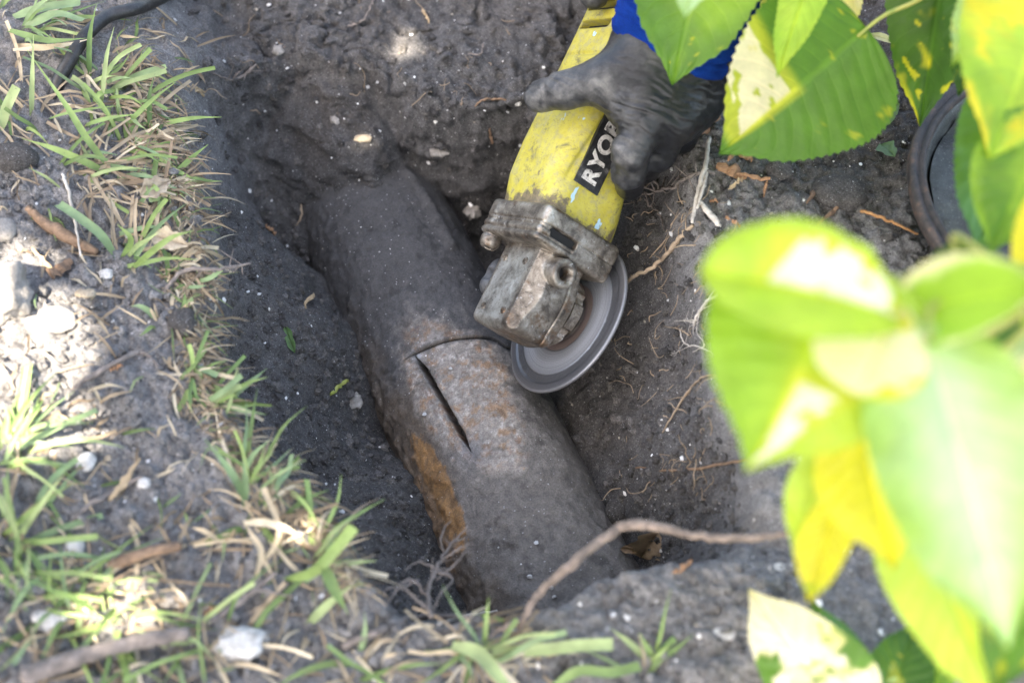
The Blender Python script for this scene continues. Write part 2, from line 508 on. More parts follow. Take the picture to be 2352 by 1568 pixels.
# orange scale on the lower left
g = blob(1000, 1080, .03, .009)+1.1*blob(1020, 1150, .035, .010)+.9*blob(1015, 1230, .03, .007)+.5*blob(985, 1130, .05, .02)
k = ss(.42, .66, g+.55*n2+.3*n3); C = C+(np.array([.31, .165, .06])-C)*(k*(.75+.3*n3))[:, None]
k = ss(.30, .55, blob(985, 1160, .06, .012)+.5*n2)*.6; C = C+(np.array([.20, .15, .11])-C)*k[:, None]
# soot around the slot end, bright burr at its top
k = np.exp(-(np.hypot(ssf-slot[-1][0], ttf-slot[-1][1])/.012)**2)*.6; C = C*(1-k[:, None])+np.array([.09, .10, .12])*k[:, None]
k = np.exp(-(np.hypot(ssf-slot[0][0]+.001, ttf-slot[0][1]-.0015)/.0035)**2); C = C+(np.array([.55, .57, .60])-C)*k[:, None]
k = lip*.8; C = C+(np.array([.045, .05, .058])-C)*np.clip(k, 0, 1)[:, None]
# packed soil where it runs into the bank
k = np.clip(ss(s_far-.19, s_far-.07, ssf+.025*n1)+ss(s_near+.03, s_near-.03, ssf+.02*n1)*.35, 0, 1)
C = C+(np.array([.062, .060, .060])-C)*k[:, None]
C = C*(1+.20*n1+.16*n2+.20*n3)[:, None]
pit = ss(.30, .45, fbm(pp, 95, 3, 333)); C = C*(1-.35*pit)[:, None]
C = C*(1-cutm*.75)[:, None]
me = mesh_np('pipe', V, gridfaces(*SS.shape))
set_col(me, np.clip(C, .01, .8))
t = NT('old_pipe'); v = t.obj()
n2_ = t.noise(v, 900, 4, .7); n1_ = t.noise(v, 160, 5, .65)
c = t.mix(1.0, t.attr('col'), t.ramp(n1_, [(.3, .72), (.7, 1.25)]), 'MULTIPLY')
c = t.mix(1.0, c, t.ramp(n2_, [(.3, .62), (.5, .97), (.72, 1.35)]), 'MULTIPLY')
vo = t.n('TexVoronoi', {'Vector': v, 'Scale': 520})
sp = t.math('MULTIPLY', t.math('GREATER_THAN', t.n('SeparateColor', {0: vo.outputs['Color']}).outputs[0], .955), t.math('LESS_THAN', vo.outputs['Distance'], .26))
c = t.mix(t.math('MULTIPLY', sp, .6), c, (.5, .5, .5))
nb = t.bump(n2_, .0012, .8, t.bump(n1_, .003, .5))
PIPE_M = t.P(Base_Color=c, Roughness=t.ramp(n1_, [(.3, .62), (.7, .85)]), Normal=nb, Specular_IOR_Level=.35)
link('pipe', me, PIPE_M, label='old cast iron drain pipe with rust patches and two saw cuts in the pit', cat='pipe')

# ------------------------------------------------------------------ tree whose crown shades the pit
def box_leaf_cloud():
    gaps = [(22, 815, 0, .046), (90, 905, 0, .024), (125, 985, 0, .020), (8, 640, 0, .026), (268, 1395, 0, .018), (385, 1405, 0, .008),
            (937, 88, 0, .009), (925, 118, 0, .011), (832, 321, 0, .005), (690, 1222, 0, .007)]
    Q = [(drop(x, y), r) for x, y, z, r in gaps]
    c0 = SUN*1.45+np.array([0.0, 0.02, 0])
    n = 34000
    e1 = np.cross(SUN, [0, 0, 1.]); e1 /= np.linalg.norm(e1); e2 = np.cross(SUN, e1)
    r = 0.60*np.sqrt(rng.random(n)); a = rng.random(n)*2*np.pi
    dep = (rng.random(n)-.5)*.45*np.sqrt(np.clip(1-(r/.62)**2, .08, 1))
    c = c0+np.outer(r*np.cos(a), e1)+np.outer(r*np.sin(a), e2)+np.outer(dep, SUN)
    keep = np.ones(n, bool)
    for q, rr in Q:
        d = c-q; d = d-np.outer(d@SUN, SUN)
        keep &= np.linalg.norm(d, axis=1) > rr+.011
    c = c[keep]; n = len(c)
    ax = rng.normal(size=(n, 3)); ax /= np.linalg.norm(ax, axis=1)[:, None]
    nr = SUN+rng.normal(size=(n, 3))*.55; sd_ = np.cross(ax, nr); sd_ /= np.linalg.norm(sd_, axis=1)[:, None]
    ax = np.cross(nr, sd_); ax /= np.linalg.norm(ax, axis=1)[:, None]
    L = (.016+.009*rng.random(n))[:, None]; B = L*.6
    V = np.stack([c-ax*L, c+sd_*B, c+ax*L, c-sd_*B], 1).reshape(-1, 3)
    F = np.arange(n*4).reshape(-1, 4)
    return c0, mesh_np('crown', V, F, False)
t = NT('tree_leaf'); t.P(Base_Color=(.05, .09, .025), Roughness=.6); TREE_LEAF = t.m
t = NT('bark'); vv = t.obj(); nn = t.noise(vv, 60, 5, .7)
BARK = t.P(Base_Color=t.ramp(nn, [(.3, (.05, .04, .032)), (.7, (.14, .115, .095))]), Roughness=.95, Normal=t.bump(nn, .004))
c0, crown_me = box_leaf_cloud()
tb = np.array([c0[0]-.55, c0[1]-.45, 0.0])
shade = empty('shade_tree', tb, 'tree behind the camera whose crown shades the pit', 'tree')
V, F = tube([tb+[0, 0, -.05], tb+[.02, 0, .35], tb+[-.01, .03, .75], tb+[.15, .15, 1.15]], [.05, .042, .034, .02], 12, .12, 3, 30)
V -= tb; link('trunk', mesh_np('trunk', V, F), BARK, shade)
fork = tb+np.array([-.01, .03, .75])
for tip in (c0+[-.22, .18, -.05], c0+[.2, -.18, .06], c0+[-.2, -.2, .14]):
    V, F = tube([fork, (fork+tip)/2+[0, 0, .06], tip], [.024, .015, .006], 8, .1, 5, 16)
    link('limb', mesh_np('limb', V-tb, F), BARK, shade)
cr = link('crown', crown_me, TREE_LEAF, shade); cr.location = -tb
cr['kind'] = 'stuff'

# ------------------------------------------------------------------ angle grinder
n_c = np.array([-.729, .424, .535]); n_c /= np.linalg.norm(n_c)
a_c = np.array([.430, .898, 0]); a_c[2] = -(a_c@n_c)/n_c[2]; a_c /= np.linalg.norm(a_c)
def c2w(v): return v[0]*RGT+v[1]*UPV-v[2]*FWD
GA, GN = c2w(a_c), c2w(n_c); GY = np.cross(GN, GA)
GO = PD(1303, 730, 1.080)
GM = Matrix([[GA[k], GY[k], GN[k], GO[k]] for k in range(3)]+[[0, 0, 0, 1]])
gr = empty('angle_grinder', (0, 0, 0), 'worn yellow angle grinder with dirty grey gear head and cutting disc held over the pipe', 'angle grinder')
gr.matrix_world = GM
def lathe(prof, seg=48, axis=2, cap=True):
    """prof: list of (radius, height)"""
    n = len(prof); th = np.linspace(0, 2*np.pi, seg, endpoint=False)
    R = np.array([p[0] for p in prof]); Z = np.array([p[1] for p in prof])
    V = np.stack([R[:, None]*np.cos(th), R[:, None]*np.sin(th), np.repeat(Z[:, None], seg, 1)], -1).reshape(-1, 3)
    F = [gridfaces(n, seg, True)]
    if axis == 0: V = V[:, [2, 0, 1]]
    if axis == 1: V = V[:, [1, 2, 0]]
    return V, F
def sdf_obj(name, fn, lo, hi, h, mat, parent, **kw):
    G = sdf_grid(lo, hi, h); P, Q = surface_nets(fn(*G), lo, h)
    me = mesh_np(name, P, Q)
    return link(name, me, mat, parent, **kw), P
# --- materials
t = NT('yellow_housing'); v = t.obj()
na = t.noise(v, 45, 6, .7); nb_ = t.noise(v, 260, 4, .7); nc = t.noise(v, 120, 5, .75, .4)
xx = t.n('SeparateXYZ', {0: v}).outputs
c = t.ramp(na, [(.28, (.20, .18, .06)), (.46, (.38, .325, .035)), (.62, (.43, .38, .07)), (.75, (.33, .30, .16))])
gry = t.ramp(nc, [(.49, 0), (.62, 1)])
c = t.mix(t.math('MULTIPLY', gry, .65), c, (.27, .25, .13))
scr = t.noise(t.n('Mapping', {'Vector': v, 'Scale': (2.2, 1, 1), 'Rotation': (0, .5, .3)}).outputs[0], 380, 5, .75)
c = t.mix(t.ramp(scr, [(.55, 0), (.68, .8)]), c, (.16, .14, .075))
# grime towards the gear head
gm = t.math('ADD', t.n('MapRange', {0: xx[0], 1: .076, 2: .050, 3: 0.0, 4: 1.0}).outputs[0], t.math('MULTIPLY', t.math('SUBTRACT', t.noise(v, 70, 5, .7), .5), 2.6))
c = t.mix(t.ramp(gm, [(.35, 0), (.55, .9)]), c, t.ramp(nb_, [(.35, (.055, .045, .035)), (.65, (.17, .125, .085))]))
# splashes of pale blue paint
bl = t.noise(t.n('Mapping', {'Vector': v, 'Scale': (.55, 1, 1)}).outputs[0], 95, 3, .55)
c = t.mix(t.ramp(t.noise(v, 38, 6, .8, .5), [(.56, 0), (.66, .75)]), c, (.07, .062, .045))
spot = t.ramp(bl, [(.695, 0), (.715, 1)])
c = t.mix(spot, c, (.34, .50, .58))
YEL = t.P(Base_Color=c, Roughness=t.ramp(na, [(.3, .42), (.7, .6)]), Normal=t.bump(nb_, .0006, .6), Specular_IOR_Level=.4)
t = NT('dirty_gear_metal'); v = t.obj()
na = t.noise(v, 75, 6, .72, .3); nb_ = t.noise(v, 420, 4, .7); nc = t.noise(v, 170, 5, .75)
c = t.ramp(na, [(.30, (.05, .042, .034)), (.43, (.13, .11, .09)), (.56, (.27, .235, .19)), (.70, (.45, .42, .37))])
c = t.mix(t.ramp(nc, [(.60, 0), (.70, .8)]), c, (.55, .54, .52))
c = t.mix(t.ramp(t.noise(v, 60, 4, .7), [(.56, 0), (.66, .75)]), c, (.15, .085, .045))
pale_c = t.ramp(na, [(.32, (.17, .155, .13)), (.5, (.36, .35, .31)), (.7, (.50, .49, .45))])
c = t.mix(t.math('MULTIPLY', t.attr('pale', 'Fac'), t.ramp(nc, [(.3, .35), (.5, 1)])), c, pale_c)
c = t.mix(t.ramp(nb_, [(.30, .8), (.42, 0)]), c, (.03, .027, .024))
GEAR = t.P(Base_Color=c, Roughness=t.ramp(nc, [(.35, .28), (.7, .55)]), Metallic=.7, Normal=t.bump(nb_, .0004, .5, t.bump(nc, .0005, .4)), Specular_IOR_Level=.45)
t = NT('pale_gear_cap'); v = t.obj(); na = t.noise(v, 90, 6, .7); nb_ = t.noise(v, 500, 4, .7)
c = t.ramp(na, [(.32, (.16, .145, .125)), (.5, (.34, .33, .30)), (.7, (.48, .47, .44))])
CAPM = t.P(Base_Color=t.mix(t.ramp(nb_, [(.3, .7), (.45, 0)]), c, (.1, .09, .08)), Roughness=.5, Metallic=.2, Normal=t.bump(nb_, .001, .7))
t = NT('black_rubber'); v = t.obj(); nb_ = t.noise(v, 300, 4, .7)
BLK = t.P(Base_Color=t.ramp(nb_, [(.4, (.012, .012, .012)), (.75, (.05, .05, .048))]), Roughness=.5, Normal=t.bump(nb_, .0005, .5))
t = NT('label_black'); v = t.obj(); nb_ = t.noise(v, 120, 5, .75)
LBL = t.P(Base_Color=t.ramp(nb_, [(.45, (.014, .014, .015)), (.62, (.05, .05, .05)), (.75, (.22, .21, .2))]), Roughness=.4)
t = NT('worn_white_print'); v = t.obj(); nb_ = t.noise(v, 260, 4, .7)
WHT = t.P(Base_Color=t.ramp(nb_, [(.34, (.10, .095, .09)), (.46, (.50, .48, .44)), (.7, (.72, .70, .66))]), Roughness=.5)
t = NT('grey_plastic'); v = t.obj(); nb_ = t.noise(v, 200, 4, .7)
GRYP = t.P(Base_Color=t.ramp(nb_, [(.35, (.045, .047, .05)), (.7, (.11, .112, .115))]), Roughness=.5, Normal=t.bump(nb_, .0006, .5))
t = NT('hole_shade'); HOLE = t.P(Base_Color=(.008, .008, .008), Roughness=.8)  # flat black standing in for the shade inside openings
# --- housing
ZC = .042; BY, BZ = .009, .049
def prof(x, xs, ys): return np.interp(x, xs, ys).astype(np.float32)
def f_body(X, Y_, Z):
    xs = [.045, .062, .080, .105, .14, .20, .26, .31]
    hyn = prof(X, xs, [.0345, .0360, .0362, .0360, .0358, .0360, .0365, .0415])      # flank with the badge
    hyp = prof(X, xs, [.0330, .0350, .0380, .0375, .0360, .0360, .0365, .0415])
    hzp = prof(X, xs, [.0270, .0290, .0325, .0345, .0350, .0350, .0360, .039])
    hzn = prof(X, xs, [.0460, .0470, .0440, .0380, .0350, .0350, .0360, .037])
    r = .019; y = Y_-BY; z = Z-BZ
    q1 = np.maximum(y-(hyp-r), -y-(hyn-r)); q2 = np.maximum(z-(hzp-r), -z-(hzn-r))
    d = np.sqrt(np.maximum(q1, 0)**2+np.maximum(q2, 0)**2)+np.minimum(np.maximum(q1, q2), 0)-r
    d = np.maximum(d, np.abs(X-.180)-.132)
    g = np.abs(z-(.0135+.008*np.cos((X-.07)*22)))                     # long crease above the badge
    d = d+np.where(y < 0, .0018*np.exp(-(g/.0022)**2)*ss(.075, .09, X)*ss(.24, .20, X), 0)
    d = np.maximum(d, -rbox(X, Y_, Z, (.180, BY-.004, BZ+.037), (.0012, .034, .0035), .001))
    for xs_ in (.206, .222):
        d = np.maximum(d, -rbox(X, Y_, Z, (xs_, BY+.004, BZ+.036), (.0036, .020, .012), .003))
    return d
body, _ = sdf_obj('housing', f_body, (.044, -.032, .004), (.316, .054, .100), .0011, YEL, gr)
# --- gear head
def f_gear(X, Y_, Z):
    q = rbox(X, Y_, Z, (.044, .004, ZC), (.015, .0395, .0370), .0045)          # bolted flange
    for sy in (-1, 1):
        for sz in (-1, 1):
            if sy < 0: continue
            q = smin(q, cone(X, Y_, Z, (.026, sy*.033, ZC+sz*.029), (.05, sy*.033, ZC+sz*.029), .0080, .0088), .002)
    nose = rbox(X, Y_, Z, (.002, 0, .0415), (.036, .0285, .0205), .006)
    rz = np.sqrt((X+.002)**2+Y_**2)-.0325
    nose = smin(nose, np.maximum(np.maximum(rz, .0215-Z), Z-.055), .006)
    ch = ((-Y_)*.72+(Z-.0385)*.69)-.0320                                      # chamfer towards the flank
    nose = np.maximum(nose, ch)
    d = smin(q, nose, .003)
    boss = np.maximum(np.sqrt((X-.019)**2+(Z-.046)**2)-.0108, np.maximum(-.041-Y_, Y_+.02))
    d = smin(d, boss, .002)
    d = np.maximum(d, -np.maximum(np.sqrt((X-.019)**2+(Z-.046)**2)-.0056, np.maximum(Y_+.026, -.06-Y_)))
    # recessed bolts facing forward
    for sy, sz in ((1, 1), (1, -1)):
        d = np.maximum(d, -np.maximum(np.sqrt((Y_-sy*.033)**2+(Z-ZC-sz*.029)**2)-.0047, X-.034))
    d = np.maximum(d, -rbox(X, Y_, Z, (.041, -.036, .056), (.0030, .012, .0125), .0012))   # outlet slot
    d = d+.0011*np.exp(-((X-.0445)/.0007)**2)                                 # joint of flange and housing
    d = d+.0009*np.exp(-((Z-.0300)/.0006)**2)*(X < .028)                      # parting line of the nose
    for k in range(3):                                                        # cast ribs
        d = d+.0012*np.exp(-((X-.030-.006*k)/.0012)**2)*(Z > .045)
    p = (X, Y_, Z)
    d = d+.00008*noise((X.ravel(), Y_.ravel(), Z.ravel()), 170, 4).reshape(X.shape)
    return d
gear, GP = sdf_obj('gear_head', f_gear, (-.046, -.052, -.006), (.064, .052, .086), .0007, GEAR, gr)
set_f(gear.data, ss(.054, .0605, GP[:, 2])*ss(.030, .020, GP[:, 0])*ss(-.020, -.013, GP[:, 1])*ss(.026, .020, GP[:, 1]), 'pale')
# spindle lock on the far flank
def f_lock(X, Y_, Z):
    d = rbox(X, Y_, Z, (.004, .030, .050), (.011, .010, .010), .006)
    d = smin(d, cone(X, Y_, Z, (-.004, .034, .054), (.012, .036, .050), .0075, .0085), .004)
    return np.maximum(d, -(np.sqrt((X-.004)**2+(Z-.064)**2)-.006))
sdf_obj('spindle_lock', f_lock, (-.016, .014, .034), (.026, .050, .072), .0009, GRYP, gr)
for sy, sz in ((1, 1), (1, -1)):
    V, F = lathe([(.0001, .0365), (.003, .0365), (.0036, .0375), (.0036, .040)], 16, 0)
    V = V+np.array([0, sy*.033, ZC+sz*.029]); link('bolt', mesh_np('bolt', V, F), GEAR, gear)
V, F = lathe([(.0052, -.030), (.0056, -.0412), (.0098, -.0416), (.0110, -.0402), (.0110, -.030)], 28, 1)
link('handle_socket', mesh_np('handle_socket', V+np.array([.019, 0, .046]), F), GEAR, gear)
V, F = lathe([(.0001, -.0300), (.0056, -.0300)], 20, 1); link('bore_shade', mesh_np('bore_shade', V+np.array([.019, 0, .046]), F), HOLE, gear)  # black disc painted in for the shade down the bore
bx_ = np.array([[sx_, sy_, sz_] for sx_ in (.0375, .0445) for sy_ in (-.0310, -.0300) for sz_ in (.043, .069)])
link('outlet_shade', mesh_np('outlet_shade', bx_, np.array([[0, 1, 3, 2], [4, 6, 7, 5], [0, 4, 5, 1], [2, 3, 7, 6], [0, 2, 6, 4], [1, 5, 7, 3]]), False), HOLE, gear)  # black box added in the cut slot as its shade
for xx_, yy_ in ((-.022, .016), (-.022, -.012), (.018, .018), (.018, -.010)):
    V, F = lathe([(.0001, .0628), (.0012, .0628), (.0014, .0634), (.0026, .0634), (.0029, .0628), (.0029, .0600)], 14)
    link('screw', mesh_np('screw', V+np.array([xx_, yy_, -.0006]), F, False), GEAR, gear)
# collar under the gear head
prof_c = [(.0250, .0235), (.0250, .0175), (.0275, .0170), (.0280, .0090), (.0240, .0080), (.0215, .0050), (.0200, .0040), (.0185, .0016)]
V, F = lathe(prof_c, 72)
ang = np.arctan2(V[:, 1], V[:, 0]); notch = (np.cos(ang*6+.6) > .72)
rr = np.hypot(V[:, 0], V[:, 1]); k = np.where(notch & (rr > .0265), .92, 1.0); V[:, 0] *= k; V[:, 1] *= k
link('collar', mesh_np('collar', V, F, False), GEAR, gr)
def text_obj(name, s, size, mat, parent, M, extrude=.0002, bold=0.0, sx=1.0):
    cu = bpy.data.curves.new(name, 'FONT'); cu.body = s; cu.size = size; cu.extrude = extrude; cu.offset = bold
    cu.align_x = 'LEFT'; cu.align_y = 'CENTER'; cu.resolution_u = 4; cu.space_character = 1.08
    o = bpy.data.objects.new(name+'_curve', cu); col.objects.link(o)
    dg = bpy.context.evaluated_depsgraph_get(); m = bpy.data.meshes.new_from_object(o.evaluated_get(dg)); m.name = name
    col.objects.unlink(o); bpy.data.objects.remove(o)
    m.materials.clear()
    m.transform(Matrix.Diagonal((sx, 1, 1, 1))); m.transform(M)
    return link(name, m, mat, parent)
# --- cutting disc, standing still
RD = .0622
pr = [(.0110, .0012), (.0185, .0013), (.0190, .0002), (.0275, .0002), (.0282, .0010), (.0330, .0011), (.0470, .0011), (.0478, .0006), (.0545, .0006), (.0550, .0013), (.0615, .0014), (RD, .0008), (RD, -.0008), (.0615, -.0014), (.055, -.0013), (.047, -.0011), (.011, -.0011)]
pr2 = [pr[0]]
for a, b in zip(pr[:-1], pr[1:]):
    m = max(1, int(abs(b[0]-a[0])/.0012))
    for q in range(1, m+1): pr2.append((a[0]+(b[0]-a[0])*q/m, a[1]+(b[1]-a[1])*q/m))
V, F = lathe(pr2, 180)
rr = np.hypot(V[:, 0], V[:, 1]); an = np.arctan2(V[:, 1], V[:, 0])
V[:, 2] -= np.where((rr > .0478) & (rr < .0544) & (np.cos(an*26+rr*160) > .9), .0004, 0)
me = mesh_np('cutting_disc', V, F)
t = NT('disc_steel'); v = t.obj(); sx = t.n('SeparateXYZ', {0: v}).outputs
rad = t.math('SQRT', t.math('ADD', t.math('MULTIPLY', sx[0], sx[0]), t.math('MULTIPLY', sx[1], sx[1])))
rn = t.n('MapRange', {0: rad, 1: 0.0, 2: .064}).outputs[0]
ringn = t.n('TexNoise', {'Vector': t.n('CombineXYZ', {0: rad}).outputs[0], 'Scale': 700, 'Detail': 4, 'Roughness': .7}).outputs['Fac']
grit = t.noise(v, 900, 3, .7)
c = t.ramp(rn, [(.28, (.06, .058, .056)), (.305, (.10, .085, .08)), (.36, (.26, .20, .18)), (.42, (.27, .215, .195)), (.44, (.30, .31, .33)), (.52, (.34, .36, .39)), (.62, (.42, .44, .48)), (.735, (.26, .275, .30)),
                 (.75, (.10, .104, .112)), (.90, (.115, .118, .126)), (.935, (.13, .13, .135)), (.95, (.22, .22, .23))])
c = t.mix(1.0, c, t.ramp(ringn, [(.3, .72), (.7, 1.25)]), 'MULTIPLY')
c = t.mix(1.0, c, t.ramp(grit, [(.3, .85), (.7, 1.12)]), 'MULTIPLY')
DISC = t.P(Base_Color=c, Roughness=.36, Metallic=.5, Normal=t.bump(ringn, .0003, .6))
disc = link('cutting_disc', me, DISC, gr)
ring_txt = Matrix.Rotation(math.radians(-62), 4, 'Z') @ Matrix.Translation((-.0145, .0365, .00135))
t = NT('disc_print'); PRINT = t.P(Base_Color=(.045, .05, .06), Roughness=.6)
text_obj('disc_lettering', 'METAL', .0098, PRINT, disc, ring_txt, .00005, .0004)
V, F = lathe([(.0001, .0026), (.0105, .0026), (.0112, .0012), (.0112, -.004), (.0105, -.0065), (.0001, -.0065)], 32)
link('clamp_nut', mesh_np('clamp_nut', V, F), GEAR, disc)
# --- badge with raised lettering on the flank
FY = BY-.0372
V, F = merge([(np.array([[.084, FY, .0415], [.185, FY, .0415], [.185, FY, .0655], [.084, FY, .0655], [.084, FY+.004, .0415], [.185, FY+.004, .0415], [.185, FY+.004, .0655], [.084, FY+.004, .0655]]),
               np.array([[0, 1, 2, 3], [0, 4, 5, 1], [1, 5, 6, 2], [2, 6, 7, 3], [3, 7, 4, 0]]))])
plate = link('badge', mesh_np('badge', V, F, False), LBL, gr, label='black badge with pale lettering on the flank')
# text x along +x, up along +z, facing -y
TM = Matrix([[1, 0, 0, .088], [0, 0, -1, FY-.0003], [0, 1, 0, .0535], [0, 0, 0, 1]])
text_obj('lettering', 'RYOBI', .0185, WHT, plate, TM, .0002, .0007, 1.0)
for xs_ in (.206, .222):
    bx_ = np.array([[xs_+a_*.0034, BY+.004+b_*.0195, BZ+.0255+c_*.001] for a_ in (-1, 1) for b_ in (-1, 1) for c_ in (-1, 1)])
    link('vent_shade', mesh_np('vent_shade', bx_, np.array([[0, 1, 3, 2], [4, 6, 7, 5], [0, 4, 5, 1], [2, 3, 7, 6], [0, 2, 6, 4], [1, 5, 7, 3]]), False), HOLE, body)  # black box in each shallow vent, in place of the shade of its depth
# rear switch pad
def f_sw(X, Y_, Z): return rbox(X, Y_, Z, (.252, BY-.014, BZ+.0365), (.014, .018, .0035), .003)
sdf_obj('switch_pad', f_sw, (.234, -.030, BZ+.030), (.270, .020, BZ+.044), .001, GRYP, gr)
# power cord leaving the rear
V, F = tube([(.308, BY, BZ), (.34, BY, BZ), (.40, .02, BZ+.01), (.50, .06, BZ-.04)], [.007, .0055, .0045, .0045], 10, 0, 0, 24)
link('power_cord', mesh_np('power_cord', V, F), BLK, gr)

# ------------------------------------------------------------------ worker: gloved hands and sleeve
t = NT('black_glove'); v = t.obj()
nz = t.noise(v, 260, 4, .65); nd = t.noise(v, 75, 5, .7)
dust = t.attr('dust', 'Fac'); wr = t.attr('wr', 'Fac')
dm = t.math('MULTIPLY', dust, t.ramp(nd, [(.34, .05), (.66, .95)]))
c = t.mix(dm, t.ramp(nz, [(.35, (.008, .0085, .010)), (.7, (.016, .017, .020))]), t.ramp(nd, [(.3, (.075, .08, .088)), (.7, (.19, .18, .17))]))
GLOVE = t.P(Base_Color=c, Roughness=t.mix(dm, (.36, .36, .36), (.75, .75, .75)), Normal=t.bump(nz, .0005, .5), Specular_IOR_Level=.38)
t = NT('blue_sleeve'); v = t.obj(); nz = t.noise(v, 1500, 2, .6); nd = t.noise(v, 60, 4, .6)
SLEEVE = t.P(Base_Color=t.mix(1.0, t.ramp(nd, [(.3, (.001, .016, .12)), (.7, (.002, .030, .20))]), t.ramp(nz, [(.3, .7), (.7, 1.2)]), 'MULTIPLY'), Roughness=.9, Normal=t.bump(nz, .0006, .6), Specular_IOR_Level=.1)
person = empty('person', W(1750, 120, 0), 'worker in black rubber gloves and blue sleeve reaching in to hold the grinder', 'person')
PL = np.array(person.location)
def glove(name, chains, palm, dusts, wdir, h=.0012, k=.006, parent=person, webs=()):
    pts = []
    for ch in chains+palm+list(webs):
        for p in ch: pts.append(np.array(p[:3]))
    P0 = np.min(pts, 0)-.034; P1 = np.max(pts, 0)+.034
    X, Y_, Z = sdf_grid(P0, P1, h)
    def chain(ch):
        d = None
        for a, b in zip(ch[:-1], ch[1:]):
            q = cone(X, Y_, Z, a[:3], b[:3], a[3], b[3]); d = q if d is None else smin(d, q, .004)
        return d
    D = None
    for ch in palm:
        q = chain(ch); D = q if D is None else smin(D, q, .022)
    for ch in webs: D = smin(D, chain(ch), .016)
    for ch in chains:
        D = smin(D, chain(ch), k)
    P, Q = surface_nets(D, P0, h)
    # stretched folds in the rubber
    e1 = wdir/np.linalg.norm(wdir); e2 = np.cross(e1, FWD); e2 /= np.linalg.norm(e2); e3 = np.cross(e1, e2)
    loc = np.stack([P@e1, P@e2*.22, P@e3*.22], -1)
    loc[:, 0] += .006*fbm(P, 40, 2, 5)+1.6*(P@e2-np.mean(P@e2))**2
    wv = fbm(loc, 170, 3, 11, .5); wv = 1-2*np.abs(wv)*1.25; wv = np.sign(wv)*np.abs(wv)**1.3
    me = mesh_np(name, P, Q); nor = np.zeros(len(P)*3, np.float32); me.vertices.foreach_get('normal', nor); nor = nor.reshape(-1, 3)
    amp = .0014*(.25+.75*ss(-.2, .5, fbm(P, 30, 2, 3)))
    P2 = P+nor*(amp*(wv-.55))[:, None]
    me.vertices.foreach_set('co', (P2-PL).astype(np.float32).ravel()); me.update()
    du = np.zeros(len(P))
    for q, rr, s in dusts: du = np.maximum(du, s*np.exp(-(np.linalg.norm(P-q, axis=1)/rr)**2))
    du = np.clip(du*(1+.25*wv)+.05*ss(.3, .8, wv), 0, 1)
    set_f(me, du, 'dust'); set_f(me, wv, 'wr')
    return link(name, me, GLOVE, parent)
HD = -.020
def J(px, py, d, r): return (*PD(px, py, d+HD), r)
thumb = [J(1478, 135, 1.035, .021), J(1385, 185, 1.030, .0165), J(1296, 208, 1.040, .0135), J(1240, 222, 1.058, .0118)]
index = [J(1492, 262, 1.022, .0165), J(1448, 350, 1.026, .0135), J(1443, 398, 1.046, .0120), J(1446, 428, 1.074, .0105)]
middle = [J(1548, 270, 1.030, .0175), J(1508, 355, 1.050, .0130), J(1478, 385, 1.085, .0115), J(1440, 380, 1.11, .0105)]
ring = [J(1596, 238, 1.046, .0170), J(1560, 315, 1.078, .0125), J(1515, 330, 1.108, .0110), J(1470, 320, 1.125, .010)]
little = [J(1628, 200, 1.064, .0155), J(1600, 262, 1.100, .0110), J(1545, 275, 1.122, .0100), J(1510, 262, 1.135, .0095)]
wrist = J(1540, 90, 1.040, .028)
palm = [[J(1520, 105, 1.036, .027), J(1492, 250, 1.026, .0185)], [J(1545, 115, 1.042, .029), J(1548, 262, 1.032, .0195)], [J(1570, 120, 1.048, .029), J(1594, 234, 1.048, .019)],
        [J(1590, 125, 1.056, .028), J(1622, 198, 1.064, .018)], [J(1590, 10, 1.05, .028), J(1550, 100, 1.048, .030)], [J(1492, 110, 1.038, .025), J(1430, 180, 1.033, .019)]]
webs = [[J(1405, 205, 1.036, .012), J(1455, 262, 1.030, .0125)], [J(1430, 190, 1.034, .015), J(1480, 230, 1.028, .016)]]
wd = PD(1470, 330, 1.03)-PD(1560, 80, 1.03)
glove('glove', [thumb, index, middle, ring, little], palm, [(PD(1235, 215, 1.045+HD), .020, .95), (PD(1300, 185, 1.028+HD), .018, .9), (PD(1370, 190, 1.012+HD), .016, .7), (PD(1430, 350, 1.010+HD), .014, .95), (PD(1440, 410, 1.03+HD), .012, .6),
      (PD(1420, 230, 1.01+HD), .014, .4), (PD(1500, 100, 1.0+HD), .02, .35)], wd, webs=webs)
# other hand on the rear of the tool, mostly outside the picture
def T2(x, y, z): return GO+x*GA+y*GY+z*GN
g2 = [[(*T2(.262, .050, .100), .0150), (*T2(.238, .024, .102), .0128), (*T2(.221, .006, .099), .0115)],
      [(*T2(0.282, -.02, .105), .0125), (*T2(0.272, .006, .108), .0115)], [(*T2(0.302, .050, .03), .013), (*T2(0.287, .046, .0), .012)], [(*T2(0.322, .050, .03), .013), (*T2(0.312, .046, .0), .012)]]
glove('glove', g2, [[(*T2(0.282, .055, .075), .02), (*T2(0.342, .05, .07), .024), (*T2(0.412, .06, .09), .026)]], [(T2(.222, .008, .110), .022, .9)], GA, h=.0016)
